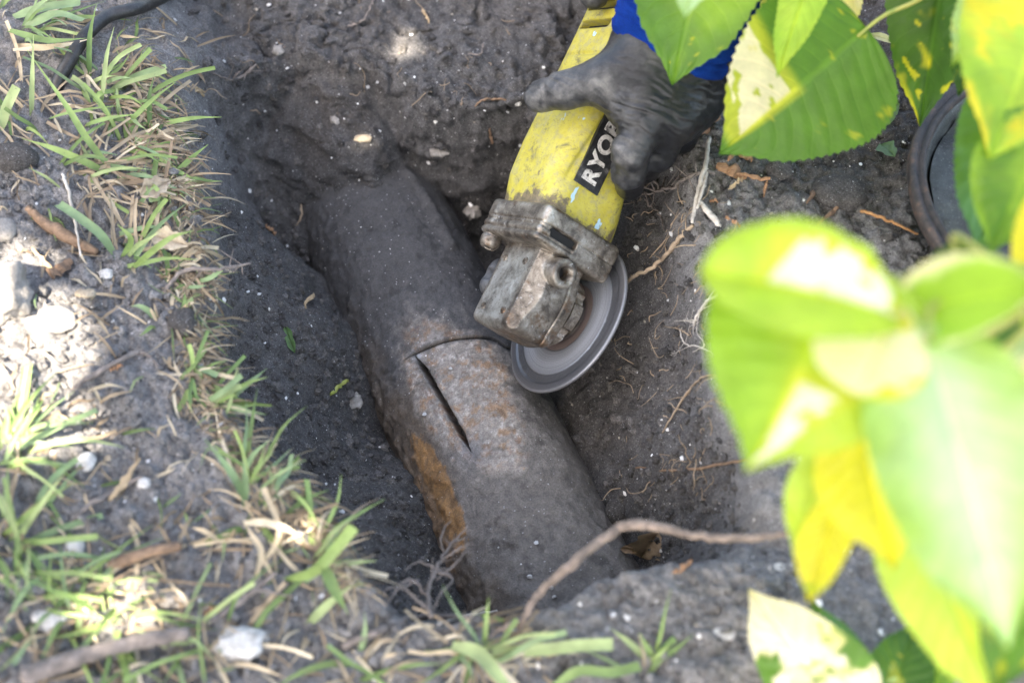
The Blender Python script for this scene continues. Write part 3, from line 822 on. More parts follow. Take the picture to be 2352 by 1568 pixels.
# sleeve with gathered folds over the glove cuff
A0 = PD(1526, 124, 1.020); A1 = PD(1580, 20, 1.005); A2 = PD(1680, -170, .97)
ax = catmull([A0, A1, A2, A2+(A2-A1)*.9], 90); T = np.gradient(ax, axis=0); T /= np.linalg.norm(T, axis=1)[:, None]
seg = 120; th = np.linspace(0, 2*np.pi, seg, endpoint=False)
s1 = np.cross(T, FWD); s1 /= np.linalg.norm(s1, axis=1)[:, None]; s2 = np.cross(T, s1)
tt = np.linspace(0, 1, 90)[:, None]
Rr = .0390+.008*tt+.0*th[None, :]
pos = (np.cos(th)[None, :]*.04*np.ones_like(tt), np.sin(th)[None, :]*.04*np.ones_like(tt), tt*.22+.012*np.sin(th*1.0+.6)[None, :]+0*th[None, :])
fold = fbm((pos[0].ravel()*.35, pos[1].ravel()*.35, pos[2].ravel()), 62, 3, 21).reshape(Rr.shape)
Rr = Rr+.0050*(1-2*np.abs(fold))*ss(.0, .05, tt)
Rr = Rr+.0016*np.exp(-((tt-.012)/.015)**2)
shift = .017*np.cos(th)[None, :]*(1-ss(0, .4, tt))*0
V = ax[:, None, :]+Rr[..., None]*(np.cos(th)[None, :, None]*s1[:, None, :]*1.05+np.sin(th)[None, :, None]*s2[:, None, :]*.9)
V = V.reshape(-1, 3)
inr = ax[0]+(V[:seg]-ax[0])*.9
V = np.vstack([inr+T[0]*.012, V[:seg]*0+ax[0]+(V[:seg]-ax[0])*.955, V])
link('sleeve', mesh_np('sleeve', V-PL, gridfaces(len(V)//seg, seg, True)), SLEEVE, person, label='blue knitted sleeve pushed against the glove cuff')

# ------------------------------------------------------------------ variegated shrub
t = NT('variegated_leaf'); v = t.obj()
nz = t.noise(v, 350, 4, .6); nl = t.noise(v, 60, 3, .5)
c = t.mix(1.0, t.attr('col'), t.ramp(nl, [(.3, .86), (.7, 1.1)]), 'MULTIPLY')
uvn = t.n('SeparateXYZ', {0: t.n('UVMap', uv_map='uv').outputs[0]}).outputs
av = t.math('MULTIPLY', t.math('ABSOLUTE', t.math('SUBTRACT', uvn[1], .5)), 2.0)
lat = t.math('FRACT', t.math('ADD', t.math('SUBTRACT', t.math('MULTIPLY', uvn[0], 11.0), t.math('MULTIPLY', t.math('POWER', av, 1.3), 2.3)), t.math('MULTIPLY', nl, .5)))
lat = t.math('ABSOLUTE', t.math('SUBTRACT', lat, .5))
vl = t.ramp(lat, [(.0, 1), (.05, .55), (.11, 0)])
net = t.n('TexVoronoi', {'Vector': v, 'Scale': 230}, feature='DISTANCE_TO_EDGE').outputs['Distance']
vn = t.ramp(net, [(.0, 1), (.10, 0)])
midr = t.ramp(av, [(.0, 1), (.035, .8), (.06, 0)])
vein_all = t.math('MAXIMUM', t.math('MAXIMUM', t.math('MULTIPLY', vl, .55), t.math('MULTIPLY', vn, .22)), midr)
c = t.mix(t.math('MULTIPLY', vein_all, .30), c, t.mix(1.0, c, (1.9, 1.6, 1.7), 'MULTIPLY'))
c = t.mix(t.ramp(t.noise(v, 140, 5, .7), [(.58, 0), (.74, .28)]), c, t.mix(1.0, c, (.55, .6, .5), 'MULTIPLY'))
nrm = t.bump(t.math('ADD', t.math('MULTIPLY', nz, .4), t.math('MULTIPLY', vein_all, -.8)), .0007, .6)
t.P(Base_Color=c, Roughness=.42, Normal=nrm, Specular_IOR_Level=.45)
tr = t.n('BsdfTranslucent', {'Color': t.mix(1.0, c, (1.1, 1.15, .55), 'MULTIPLY'), 'Normal': nrm})
ms = t.n('MixShader', {0: .5, 1: t.b.outputs[0], 2: tr.outputs[0]})
t.t.links.new(ms.outputs[0], t.out.inputs['Surface'])
LEAF = t.m
t = NT('green_stem'); nz = t.noise(t.obj(), 120, 4, .6)
STEM = t.P(Base_Color=t.ramp(nz, [(.3, (.20, .26, .05)), (.7, (.36, .34, .09))]), Roughness=.5)
COL = dict(dark=(.045, .125, .012), green=(.10, .235, .022), bright=(.27, .45, .035), lime=(.47, .62, .06), pale=(.40, .58, .24), mint=(.50, .68, .42), yellow=(.66, .60, .03), cream=(.78, .72, .45), white=(.80, .77, .70), blue=(.13, .30, .13))
def leaf_mesh(base, tip, wid, roll=0, bend=.12, fold=.15, cols=('green', 'bright', None, 0), seed=0, teeth=26, peak=.40, wave=.012, edge=None, mid=None, halves=None, sidebend=0.0, spots=0.0, hw=9.0, tipp=.85):
    base = np.asarray(base, float); tip = np.asarray(tip, float)
    A = tip-base; L = np.linalg.norm(A); A /= L
    toc = CAM-(base+tip)/2; N = toc-A*(toc@A); N /= np.linalg.norm(N); S = np.cross(A, N)
    cr_, sr_ = math.cos(math.radians(roll)), math.sin(math.radians(roll))
    N, S = N*cr_+S*sr_, S*cr_-N*sr_
    nt = teeth*5+1; nv = 33
    T = np.linspace(0, 1, nt)[:, None]; Vv = np.linspace(-1, 1, nv)[None, :]
    p = peak/(1-peak)*.85
    f = (T+1e-6)**(p*.8)*(1-T)**tipp; f = f/f.max()
    f = f*(1-.45*ss(.78, 1.0, T)*(tipp > .6)); f = np.maximum(f, .012)
    sgn_ = np.where(Vv > 0, 1.0, 2.0)
    f = f*(1+.13*noise(((T*3.1+0*Vv).ravel(), (sgn_*5.3+0*T).ravel(), np.full(nt*nv, seed*1.9)), 1.0, 8).reshape(nt, nv))
    tz = (T*teeth) % 1.0
    tooth = (tz*.85+.0)*ss(.03, .1, T)*ss(1, .93, T)
    w = wid*L*.5*(f+.055*tooth*np.minimum(f*3, 1)*np.abs(Vv)**6)
    Tn = T+0*Vv; Vn = Vv+0*T
    off = (Vn*w)
    # teeth lean towards the tip
    along = L*(Tn-np.abs(Vn)**1.6*.035*np.sin(Tn*np.pi))
    qa, qb = Tn.ravel()*.8+Vn.ravel()*wid*.3, Vn.ravel()*wid*.4-Tn.ravel()*.6
    qz = np.full(Tn.size, seed*3.7); q = (qa+.05*fbm((qa, qb, qz), 7, 2, 1), qb+.05*fbm((qa, qb, qz), 7, 2, 2), qz)
    wv = fbm(q, 3.2, 3, seed).reshape(Tn.shape)
    vein = np.abs(((Tn*11-np.abs(Vn)*2.3) % 1.0)-.5)*2             # 1 on a vein
    up = -bend*L*(Tn-.15)**2*np.sign(bend*0+1)+fold*np.abs(off)*1.0+wave*L*wv*np.abs(Vn)*2+(1-vein)*.0007*ss(0, .3, np.abs(Vn))-.0012*np.exp(-(Vn/.05)**2)
    sb = sidebend*L*(Tn*(1-Tn))*4
    P = base+along[..., None]*A+(off+sb)[..., None]*S+up[..., None]*N
    n = Tn.size
    c1, c2, vari, amt = cols
    C = np.array(COL[c1])+(np.array(COL[c2])-np.array(COL[c1]))*(ss(-.5, .6, fbm(q, 2.6, 3, seed+50)))[:, None]
    if vari:
        m = ss(-.04, .10, fbm(q, 3.4, 4, seed+90, .6)+amt)
        C = C+(np.array(COL['yellow'])*.5+C*.5-C)*np.clip(ss(-.16, .02, fbm(q, 3.4, 4, seed+90, .6)+amt), 0, 1)[:, None]
        C = C+(np.array(COL[vari])-C)*m[:, None]
    if halves:                                                     # one half of the blade carries the patch
        sgn, t0, t1, key = halves
        m = ss(.0, .06, sgn*Vn)*ss(hw+.10, hw-.02, np.abs(Vn)+.25*wv)*ss(t0-.03, t0+.03, Tn+.05*wv)*ss(t1+.04, t1-.04, Tn+.1*np.abs(Vn))
        holes = ss(.28, .40, fbm(q, 13, 2, seed+7)).reshape(Tn.shape)
        m = m*(1-.8*holes); m = ss(.32, .62, m+.32*fbm(q, 9, 3, seed+27).reshape(Tn.shape)*ss(0, .12, sgn*Vn)).ravel()
        mf = ss(.02, .30, m+0*m); C = C+(np.array(COL['yellow'])*.6+np.array(COL['lime'])*.4-C)*(np.clip(ss(.0, .06, sgn*Vn+.10)*ss(hw+.22, hw+.06, np.abs(Vn)+.25*wv)*ss(t0-.09, t0-.02, Tn)*ss(t1+.10, t1+.03, Tn), 0, 1).ravel()*.7)[:, None]
        C = C+(np.array(COL[key])-C)*m[:, None]
    if mid:                                                        # pale stripe along the midrib
        m = np.exp(-(Vn/mid[1])**2)*ss(mid[2]-.1, mid[2]+.1, Tn); C = C+(np.array(COL[mid[0]])-C)*m.ravel()[:, None]
    if edge:
        m = ss(edge[1], edge[1]+.3, np.abs(Vn)+.35*wv); C = C+(np.array(COL[edge[0]])-C)*m.ravel()[:, None]
    if spots:
        m = ss(.42, .54, fbm(q, 15, 3, seed+17))*spots; C = C+(np.array(COL['yellow'])-C)*m[:, None]
    C = C*(1+.10*np.exp(-(Vn/.03)**2)).ravel()[:, None]
    me = mesh_np('leaf', P.reshape(-1, 3), gridfaces(nt, nv))
    set_col(me, np.clip(C, 0, .85)); set_uv(me, np.stack([Tn.ravel(), Vn.ravel()*.5+.5], -1))
    return me
def plant(name, root, label, leaves, branches, group=None):
    e = empty(name, root, label, 'shrub', group); R0 = np.array(root)
    for pts, rad in branches:
        V, F = tube(pts, rad, 9, .06, 3, len(pts)*8); link('branch', mesh_np('branch', V-R0, F), STEM, e)
    for i, lf in enumerate(leaves):
        b, tp, wd_, kw, node = lf
        me = leaf_mesh(PD(*b), PD(*tp), wd_, seed=i+3, **kw)
        me.transform(Matrix.Translation(-Vector(R0)))
        lo = link('leaf', me, LEAF, e)
        if node is not None:
            B = PD(*b); N_ = PD(*node); A = PD(*tp)-B; A /= np.linalg.norm(A)
            V, F = tube([B+A*.008, B-A*.006+(N_-B)*.10, (B+N_)/2+[0, 0, -.006], N_], [.0011, .0014, .0017, .002], 7, 0, 0, 20)
            link('petiole', mesh_np('petiole', V-R0, F), STEM, lo)
N1, N2, N3, N4, N5 = (2480, 640, .62), (2460, 130, .84), (2260, -110, .92), (2460, 1250, .66), (1750, -260, .93)
sroot = W(2560, 620, 0); sroot[2] = Hat(sroot[0], sroot[1])-.005
LV = [
 ((1680, -330, .90), (1538, 194, .93), .62, dict(cols=('bright', 'green', None, 0), roll=6, bend=.16, fold=.10, peak=.52, spots=.7, teeth=22), N5),
 ((1640, -420, .80), (1575, 34, .80), .62, dict(cols=('pale', 'mint', None, 0), roll=-5, bend=.1, peak=.5), N5),
 ((1990, 66, .93), (1662, 352, .915), .86, dict(cols=('green', 'green', None, 0), roll=-8, bend=.10, fold=.10, peak=.40, halves=(1, .52, .86, 'cream'), spots=.45, wave=.01), N3),
 ((1905, -175, .90), (1782, 162, .87), .30, dict(cols=('bright', 'lime', None, 0), roll=15, bend=.1, peak=.45), N3),
 ((1965, -70, .96), (1730, 60, .96), .8, dict(cols=('cream', 'yellow', None, 0), roll=0, bend=.05, peak=.45), N3),
 ((2190, -190, .95), (2104, 284, .96), .46, dict(cols=('dark', 'green', 'yellow', -.33), roll=12, bend=.14, peak=.42, spots=.9), N3),
 ((2330, -230, .92), (2215, 205, .90), .52, dict(cols=('dark', 'dark', None, 0), roll=-10, bend=.14, peak=.42, spots=.6), N2),
 ((2420, -60, .80), (2300, 340, .74), .62, dict(cols=('bright', 'lime', 'yellow', -.30), roll=-20, bend=.12, peak=.5), N2),
 ((2400, -160, .86), (2195, 110, .80), .42, dict(cols=('lime', 'pale', 'cream', -.12), roll=20, bend=.15), N2),
 ((2400, 150, .84), (2240, 560, .80), .54, dict(cols=('blue', 'green', None, 0), roll=14, bend=.12, peak=.45), N2),
 ((2420, 250, .76), (2280, 575, .76), .72, dict(cols=('green', 'bright', None, 0), roll=-10, bend=.1, peak=.45), N1),
 # strongly blurred ones close to the lens
 ((1925, 575, .60), (1722, 1080, .585), .92, dict(cols=('bright', 'lime', None, 0), roll=-10, bend=.12, fold=.26, peak=.42, halves=(-1, .58, .99, 'white'), hw=.30, teeth=18, wave=.03, sidebend=-.05), (2010, 650, .61)),
 ((2085, 735, .59), (1668, 590, .56), .54, dict(cols=('lime', 'bright', None, 0), roll=26, bend=.32, fold=.55, peak=.55, teeth=18, wave=.04, halves=(1, .12, .72, 'white'), hw=.72, tipp=.42), None),
 ((2070, 690, .59), (1965, 880, .57), .95, dict(cols=('lime', 'yellow', 'cream', .22), roll=10, bend=.25, fold=.12, peak=.6, teeth=16, tipp=.42), None),
 ((2060, 720, .60), (2400, 650, .55), .60, dict(cols=('bright', 'bright', None, 0), roll=-25, bend=.10, fold=.2, peak=.45, edge=('cream', .72)), None),
 ((2060, 650, .60), (1960, 870, .585), .74, dict(cols=('lime', 'yellow', 'cream', .10), roll=10, bend=.25, fold=.12, peak=.5, teeth=16), N1),
 ((2120, 740, .58), (2335, 1490, .56), .50, dict(cols=('pale', 'bright', None, 0), roll=-18, bend=.10, fold=.16, peak=.45, mid=('mint', .5, .1), teeth=20, wave=.035), N1),
 ((1985, 770, .65), (1880, 1110, .655), .34, dict(cols=('green', 'dark', None, 0), roll=25, bend=.12, fold=.2), N1),
 ((1945, 850, .645), (2050, 1310, .635), .50, dict(cols=('yellow', 'yellow', None, 0), roll=8, bend=.10, fold=.18, peak=.55), N1),
 ((1940, 930, .66), (1830, 1290, .665), .40, dict(cols=('lime', 'pale', None, 0), roll=-15, bend=.12, fold=.18, peak=.55), N1),
 ((1930, 1130, .655), (1852, 1385, .65), .46, dict(cols=('bright', 'yellow', 'yellow', .10), roll=12, bend=.12, fold=.22, peak=.5), N1),
 ((2060, 1090, .66), (2300, 1640, .66), .44, dict(cols=('bright', 'lime', None, 0), roll=14, bend=.08, fold=.18, peak=.5), N4),
 ((2380, 760, .66), (2290, 1030, .64), .40, dict(cols=('cream', 'pale', None, 0), roll=20, bend=.15), N1),
 ((2420, 1200, .66), (2280, 1600, .64), .5, dict(cols=('dark', 'green', None, 0), roll=0, bend=.1, spots=.5), N4),
 ((2250, 860, .64), (2400, 1250, .62), .5, dict(cols=('green', 'bright', None, 0), roll=30, bend=.1, fold=.2), None),
 ((2180, 560, .66), (2330, 900, .66), .55, dict(cols=('dark', 'green', None, 0), roll=-20, bend=.1, fold=.2, spots=.4), N1),
 ((2440, 420, .70), (2345, 800, .70), .4, dict(cols=('green', 'lime', 'yellow', -.1), roll=0, bend=.1), N1),
]
BR = [([sroot, PD(2560, 500, .95), PD(*N1)], [.007, .006, .0045]), ([sroot, PD(2600, 300, .98), PD(*N2), PD(*N3), PD(*N5)], [.0075, .0065, .005, .0045, .003]),
      ([PD(2560, 500, .95), PD(2560, 900, .8), PD(*N4)], [.006, .005, .004]), ([PD(*N1), PD(2250, 655, .62), PD(1990, 640, .61)], [.0035, .003, .0022])]
plant('variegated_shrub', sroot, 'tall shrub with green, yellow and cream serrated leaves hanging over the right of the pit', LV, BR)
r2 = drop(2010, 1640); r2[2] -= .004
LV2 = [
 ((1985, 1690, .77), (1716, 1355, .79), .60, dict(cols=('white', 'cream', 'green', -.30), roll=-14, bend=.08, fold=.12, peak=.45, teeth=30), None),
 ((1990, 1700, .78), (1868, 1375, .81), .52, dict(cols=('green', 'blue', None, 0), roll=14, bend=.08, fold=.14, peak=.5, spots=.25), None),
 ((2010, 1700, .78), (2110, 1420, .80), .55, dict(cols=('green', 'dark', 'pale', -.30), roll=6, bend=.1, spots=.9, peak=.5), None),
 ((2020, 1720, .78), (2200, 1470, .80), .5, dict(cols=('green', 'bright', None, 0), roll=0, bend=.1, spots=.4), None),
]
plant('variegated_seedling', r2, 'low young plant with a cream leaf and green leaves in the bottom right corner', LV2,
      [([r2, PD(1995, 1680, .80)], [.003, .0022])])

# ------------------------------------------------------------------ grass
t = NT('grass_blade'); v = t.obj(); nz = t.noise(v, 400, 3, .6); nl = t.noise(v, 70, 3, .5)
c = t.mix(1.0, t.attr('col'), t.ramp(nl, [(.3, .75), (.7, 1.2)]), 'MULTIPLY')
c = t.mix(t.ramp(nz, [(.64, 0), (.74, .6)]), c, (.10, .09, .08))
t.P(Base_Color=c, Roughness=.5, Specular_IOR_Level=.4)
tr = t.n('BsdfTranslucent', {'Color': c}); ms = t.n('MixShader', {0: .3, 1: t.b.outputs[0], 2: tr.outputs[0]})
t.t.links.new(ms.outputs[0], t.out.inputs['Surface']); GRASS = t.m
GREENS = np.array([(.20, .285, .095), (.25, .345, .11), (.15, .23, .075), (.31, .385, .17), (.22, .31, .15)])
STRAWS = np.array([(.42, .33, .22), (.55, .44, .29), (.34, .26, .17), (.62, .53, .38), (.27, .20, .13)])
def blade(pts, width, colr, n=9, twist=0.0, seed=0, blunt=False, vfold=.35):
    C = catmull(pts, n); T = np.gradient(C, axis=0); T /= np.linalg.norm(T, axis=1)[:, None]+1e-9
    view = np.array([.2, -.55, .85])+np.array([math.sin(seed*2.1), math.cos(seed*1.7), 0])*.4
    S = np.cross(T, view); S /= np.linalg.norm(S, axis=1)[:, None]+1e-9; N = np.cross(S, T)
    ang = twist*np.linspace(-.5, 1, n)[:, None]
    S, N = S*np.cos(ang)+N*np.sin(ang), N*np.cos(ang)-S*np.sin(ang)
    s = np.linspace(0, 1, n)[:, None]
    w = width*.5*((.55+.45*ss(0, .25, s))*(1 if blunt else (1-ss(.35, 1.02, s)**1.5)))+.00015
    V = np.concatenate([C-S*w+N*w*vfold, C, C+S*w+N*w*vfold], 1).reshape(-1, 3)
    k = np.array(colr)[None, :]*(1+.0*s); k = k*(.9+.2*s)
    Cc = np.repeat(k, 3, 0)
    return V, gridfaces(n, 3), Cc
def rblade(p, L, width, colr, az, el, curl, seed, **kw):
    d = np.array([math.cos(az)*math.cos(el), math.sin(az)*math.cos(el), math.sin(el)])
    side = np.array([-math.sin(az), math.cos(az), 0])
    pts = [p]
    for k in range(3):
        d = d+np.array([0, 0, -curl])+side*random.uniform(-.28, .28); d /= np.linalg.norm(d)
        pts.append(pts[-1]+d*L/3)
    for q in pts[1:]:
        g = float(Hat(q[0], q[1]))
        if q[2] < g+.002: q[2] = g+.002+.003*random.random()
    return blade(pts, width, colr, seed=seed, **kw)
tufts = [  # px, py, greens, straws, length(m), radius px, lean azimuth (deg), spread, label
 (60, 50, 16, 6, .055, 60, 5, 40, 'grass tuft in the top left corner beside the black cable'),
 (230, 215, 26, 18, .045, 60, 60, 120, 'bushy grass tuft on the pit edge just below the black cable'),
 (60, 260, 8, 14, .050, 70, 20, 150, 'mixed green and dry grass at the left border under the cable end'),
 (310, 330, 20, 22, .042, 60, 10, 110, 'bright grass tuft on the upper left pit edge'),
 (210, 390, 8, 46, .050, 80, -5, 80, 'mat of pale dry straw hanging over the left pit edge'),
 (370, 440, 9, 30, .038, 45, -20, 90, 'dry frayed grass clump overhanging the upper left wall'),
 (300, 570, 6, 10, .050, 55, 35, 80, 'grass tuft with one long arching blade at the left pit edge'),
 (400, 620, 4, 20, .034, 40, 0, 90, 'fringe of torn grass and roots beside the stick at the left edge'),
 (400, 740, 4, 6, .026, 50, 20, 140, 'short dry and green stubble on the left rim'),
 (440, 870, 14, 9, .028, 45, 20, 110, 'row of short green shoots on the middle of the left rim'),
 (500, 930, 9, 5, .030, 30, 25, 60, 'two toned grass sprig leaning over the dark pit from the left rim'),
 (560, 1110, 12, 9, .045, 40, 75, 70, 'upright grass blades on the lower left bulge of the rim'),
 (640, 1130, 6, 8, .030, 40, 20, 90, 'small cut grass stubs at the lower left pit edge'),
 (600, 1230, 4, 26, .040, 70, 60, 140, 'pale bleached straw clump on the lower left spoil'),
 (720, 1300, 8, 6, .048, 35, 50, 50, 'broad green blades arching over the lower left pit edge'),
 (20, 1040, 24, 6, .055, 45, 40, 80, 'blurred green grass clump at the left border'),
 (30, 1250, 20, 8, .050, 60, 10, 100, 'blurred grass blades low on the left border'),
 (230, 1430, 22, 24, .050, 120, 40, 160, 'blurred mixed grass and straw around the sunlit patch near the bottom left'),
 (110, 1380, 16, 8, .05, 80, 20, 160, 'blurred grass and straw at the lower left border'),
 (520, 1530, 9, 20, .050, 120, 60, 180, 'blurred straw and grass along the bottom border left of centre'),
 (1080, 1500, 10, 34, .042, 70, 60, 170, 'bleached straw tuft at the bottom centre below the pit'),
 (800, 1530, 4, 4, .045, 100, 80, 150, 'blurred low grass on the bottom border below the pit'),
 (1490, 1540, 7, 1, .032, 40, 90, 60, 'thin green grass shoots at the bottom right of centre'),
]
for i, (px, py, ng, ns, L, rad, lean, spr, lab) in enumerate(tufts):
    base = drop(px, py); e = empty('grass_tuft', base, lab, 'grass', 'grass tufts around the pit')
    for k in range(ng+ns):
        q = drop(px+random.gauss(0, rad*.5), py+random.gauss(0, rad*.45))
        if q[2] < -.04: q = base+np.array([random.gauss(0, .006), random.gauss(0, .006), 0])
        q[2] -= .003
        g = k < ng; a = math.radians(lean+random.uniform(-spr, spr)); l = L*random.uniform(.6, 1.4)
        w_ = random.uniform(.0019, .0039) if g else random.uniform(.0010, .0026)
        cc = (GREENS if g else STRAWS)[random.randrange(5)]*random.uniform(.8, 1.15)
        V, F, C = rblade(q, l, w_, cc, a, random.uniform(.25, 1.15) if g else random.uniform(.0, .6), random.uniform(.12, .4) if g else random.uniform(.1, .5), k, twist=random.uniform(-.8, .8), blunt=(g and random.random() < .35) or (not g and random.random() < .5))
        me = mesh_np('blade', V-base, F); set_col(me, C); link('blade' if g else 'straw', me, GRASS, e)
def W3(px, py, z): return W(px, py, z)
def hero(lab, items, name='grass_sprig'):
    """items: (list of (px,py,height above soil at the base), width, green?, colour index, blunt)"""
    b0 = drop(items[0][0][0][0], items[0][0][0][1])
    e = empty(name, b0, lab, 'grass', 'single grass sprigs at the pit edge')
    for pts, wd_, g, ci, bl in items:
        b = drop(pts[0][0], pts[0][1]); P = [W(x, y, b[2]+h) for x, y, h in pts]
        V, F, C = blade(P, wd_*.82, (GREENS if g else STRAWS)[ci], n=15, twist=.3, seed=ci, blunt=bl)
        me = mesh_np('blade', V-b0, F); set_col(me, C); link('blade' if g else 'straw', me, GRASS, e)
hero('long grass sprig forking over the lower left pit edge', [([(655, 1330, .0), (720, 1310, .018), (765, 1265, .03), (812, 1208, .045)], .0085, 1, 1, True), ([(745, 1300, .02), (765, 1350, .022), (800, 1410, .008)], .0085, 1, 0, False),
      ([(705, 1435, 0), (750, 1390, .012), (806, 1345, .022)], .0065, 1, 3, False), ([(700, 1335, .01), (740, 1290, .02), (765, 1240, .026)], .006, 1, 4, False)])
hero('broad flat grass blade lying along the bottom border under the bent root', [([(1130, 1495, .006), (1250, 1490, .012), (1330, 1482, .015), (1408, 1480, .018)], .0085, 1, 3, True), ([(1040, 1480, .008), (1100, 1500, .014), (1150, 1560, .016), (1200, 1600, .01)], .010, 1, 3, False),
      ([(1060, 1475, .006), (1120, 1520, .012), (1180, 1580, .012)], .009, 0, 3, True), ([(1270, 1575, .004), (1330, 1540, .01), (1400, 1545, .012), (1470, 1530, .01)], .007, 1, 0, True)])
hero('pair of upright pale green blades on the bulge of the left rim', [([(565, 1160, 0), (545, 1110, .02), (512, 1060, .032), (468, 1005, .045)], .006, 1, 4, False), ([(560, 1165, 0), (562, 1110, .02), (560, 1050, .034)], .006, 1, 4, False)])
hero('arching grass blade reaching right over the upper left pit edge', [([(300, 620, 0), (345, 580, .02), (395, 545, .032), (444, 530, .036)], .005, 1, 1, False), ([(265, 590, 0), (230, 540, .015), (180, 500, .02), (135, 470, .012)], .008, 1, 4, True), ([(280, 590, 0), (300, 550, .02), (270, 515, .03)], .005, 1, 1, False)])
hero('two short green blades sticking out over the dark middle of the pit edge', [([(470, 925, 0), (510, 900, .012), (555, 862, .016)], .0042, 1, 4, True), ([(480, 930, 0), (520, 905, .01), (553, 885, .012)], .0042, 1, 3, True), ([(440, 650, 0), (480, 640, .01), (510, 618, .014)], .0036, 1, 4, True), ([(415, 660, 0), (450, 660, .008), (475, 655, .01)], .0036, 1, 4, False)])
hero('long slanting green blade below the black cable', [([(255, 390, 0), (200, 320, .02), (150, 240, .03), (62, 115, .04)], .0058, 1, 1, False), ([(250, 400, 0), (190, 370, .015), (120, 340, .02), (50, 318, .02)], .006, 1, 1, False), ([(300, 330, 0), (350, 350, .012), (405, 378, .018)], .0042, 1, 4, False)])
hero('yellowing flat blades pointing right in the top left corner', [([(20, 70, .004), (110, 95, .012), (200, 88, .018)], .007, 1, 0, False), ([(30, 115, .004), (130, 108, .012), (215, 88, .016)], .004, 0, 3, False), ([(60, 60, .004), (130, 35, .014), (188, 50, .018)], .009, 1, 4, True), ([(40, 105, .0), (100, 110, .01), (160, 97, .012)], .006, 0, 1, False), ([(30, 40, .0), (100, 20, .01), (185, 8, .012)], .009, 1, 4, True), ([(0, 300, 0), (15, 250, .01), (40, 200, .02)], .009, 1, 3, True)])
hero('bent bleached straw loop on the lower left spoil', [([(560, 1200, .006), (610, 1200, .014), (660, 1215, .016), (712, 1250, .006)], .0055, 0, 3, False), ([(585, 1330, .002), (600, 1270, .012), (580, 1230, .014), (560, 1200, .012)], .0042, 0, 1, False), ([(600, 1300, .002), (640, 1220, .014), (605, 1120, .02)], .004, 0, 1, True), ([(500, 1240, .004), (470, 1220, .01), (440, 1210, .008)], .0036, 0, 1, False)])
# loose fine straw and clippings nobody would count
parts = []; cols_ = []
for k in range(420):
    z = random.random()
    if z < .62: px, py = random.uniform(0, 520), random.uniform(0, 1568)
    else: px, py = random.uniform(0, 1250), random.uniform(1150, 1568)
    q = drop(px, py)
    if q[2] < -.03: continue
    g = random.random() < .16
    cc = (GREENS if g else STRAWS)[random.randrange(5)]*random.uniform(.55, 1.05)
    q[2] += .001
    V, F, C = rblade(q, random.uniform(.008, .034), random.uniform(.0007, .0024), cc, random.uniform(0, 6.28), random.uniform(-.1, .4), random.uniform(.05, .4), k, twist=random.uniform(-1, 1), n=6)
    parts.append((V, F)); cols_.append(C)
V, F = merge(parts); me = mesh_np('loose_straw', V, F); set_col(me, np.vstack(cols_))
link('loose_straw', me, GRASS, label='loose straw and grass clippings scattered over the soil left of the pit', cat='straw', kind='stuff')

# ------------------------------------------------------------------ roots, sticks, cable
def root_mat(name, lo, hi):
    t = NT(name); v = t.obj(); nz = t.noise(v, 220, 5, .7); ns_ = t.noise(v, 60, 3, .6)
    return t.P(Base_Color=t.mix(1.0, t.ramp(nz, [(.3, lo), (.68, hi)]), t.ramp(ns_, [(.35, .75), (.65, 1.2)]), 'MULTIPLY'), Roughness=.85, Normal=t.bump(nz, .0012, .8))
R_GREY = root_mat('grey_root', (.10, .085, .075), (.24, .20, .175)); R_TAN = root_mat('tan_root', (.20, .145, .095), (.38, .29, .20))
R_MIX = root_mat('bark_root', (.09, .07, .058), (.27, .205, .16))
R_PALE = root_mat('pale_root', (.32, .29, .25), (.55, .50, .44)); R_BRN = root_mat('brown_root', (.13, .08, .05), (.28, .18, .11)); R_OR = root_mat('orange_root', (.20, .09, .03), (.36, .19, .08))
def path(pts):
    out = []
    for p in pts:
        if len(p) == 2: out.append(drop(p[0], p[1], .0012))
        elif p[2] > .3: out.append(PD(*p))
        else: out.append(drop(p[0], p[1], p[2]))
    return np.array(out)
def root(name, label, mat, main, rad, forks=(), cat='root', jit=.0003, group=None, hairs=0, seg=8):
    P = path(main); b0 = P[0].copy()
    Q = catmull(P, max(10, len(P)*6)); Q[1:-1] += rng.normal(size=Q[1:-1].shape)*jit
    V, F = tube(Q, rad, seg, .12, int(main[0][0]), len(Q)*2)
    if not forks and not hairs:
        return link(name, mesh_np(name, V-b0, F), mat, label=label, cat=cat, group=group, loc=b0)
    e = empty(name, b0, label, cat, group)
    link('stem', mesh_np('stem', V-b0, F), mat, e)
    fk = list(forks)
    for k in range(hairs):
        s = Q[rng.integers(1, len(Q))]; d = rng.normal(size=3)*[1, 1, .6]; d /= np.linalg.norm(d); l = .006+.014*rng.random()
        side = rng.normal(size=3)*.3
        pts = np.array([s, s+d*l*.5+side*l*.3, s+d*l+side*l*.5]); pts[:, 2] = np.maximum(pts[:, 2], Hat(pts[:, 0], pts[:, 1])+.0006)
        V, F = tube(pts, [max(rad)*.4, max(rad)*.25, .00015], 5, 0, 0, 8, False); link('rootlet', mesh_np('rootlet', V-b0, F), mat, e)
    for pts, rd in fk:
        Pf = path(pts); Qf = catmull(Pf, max(8, len(Pf)*5)); Qf[1:-1] += rng.normal(size=Qf[1:-1].shape)*jit
        V, F = tube(Qf, rd, 7, .2, 5, len(Qf)*2); link('rootlet', mesh_np('rootlet', V-b0, F), mat, e)
    return e
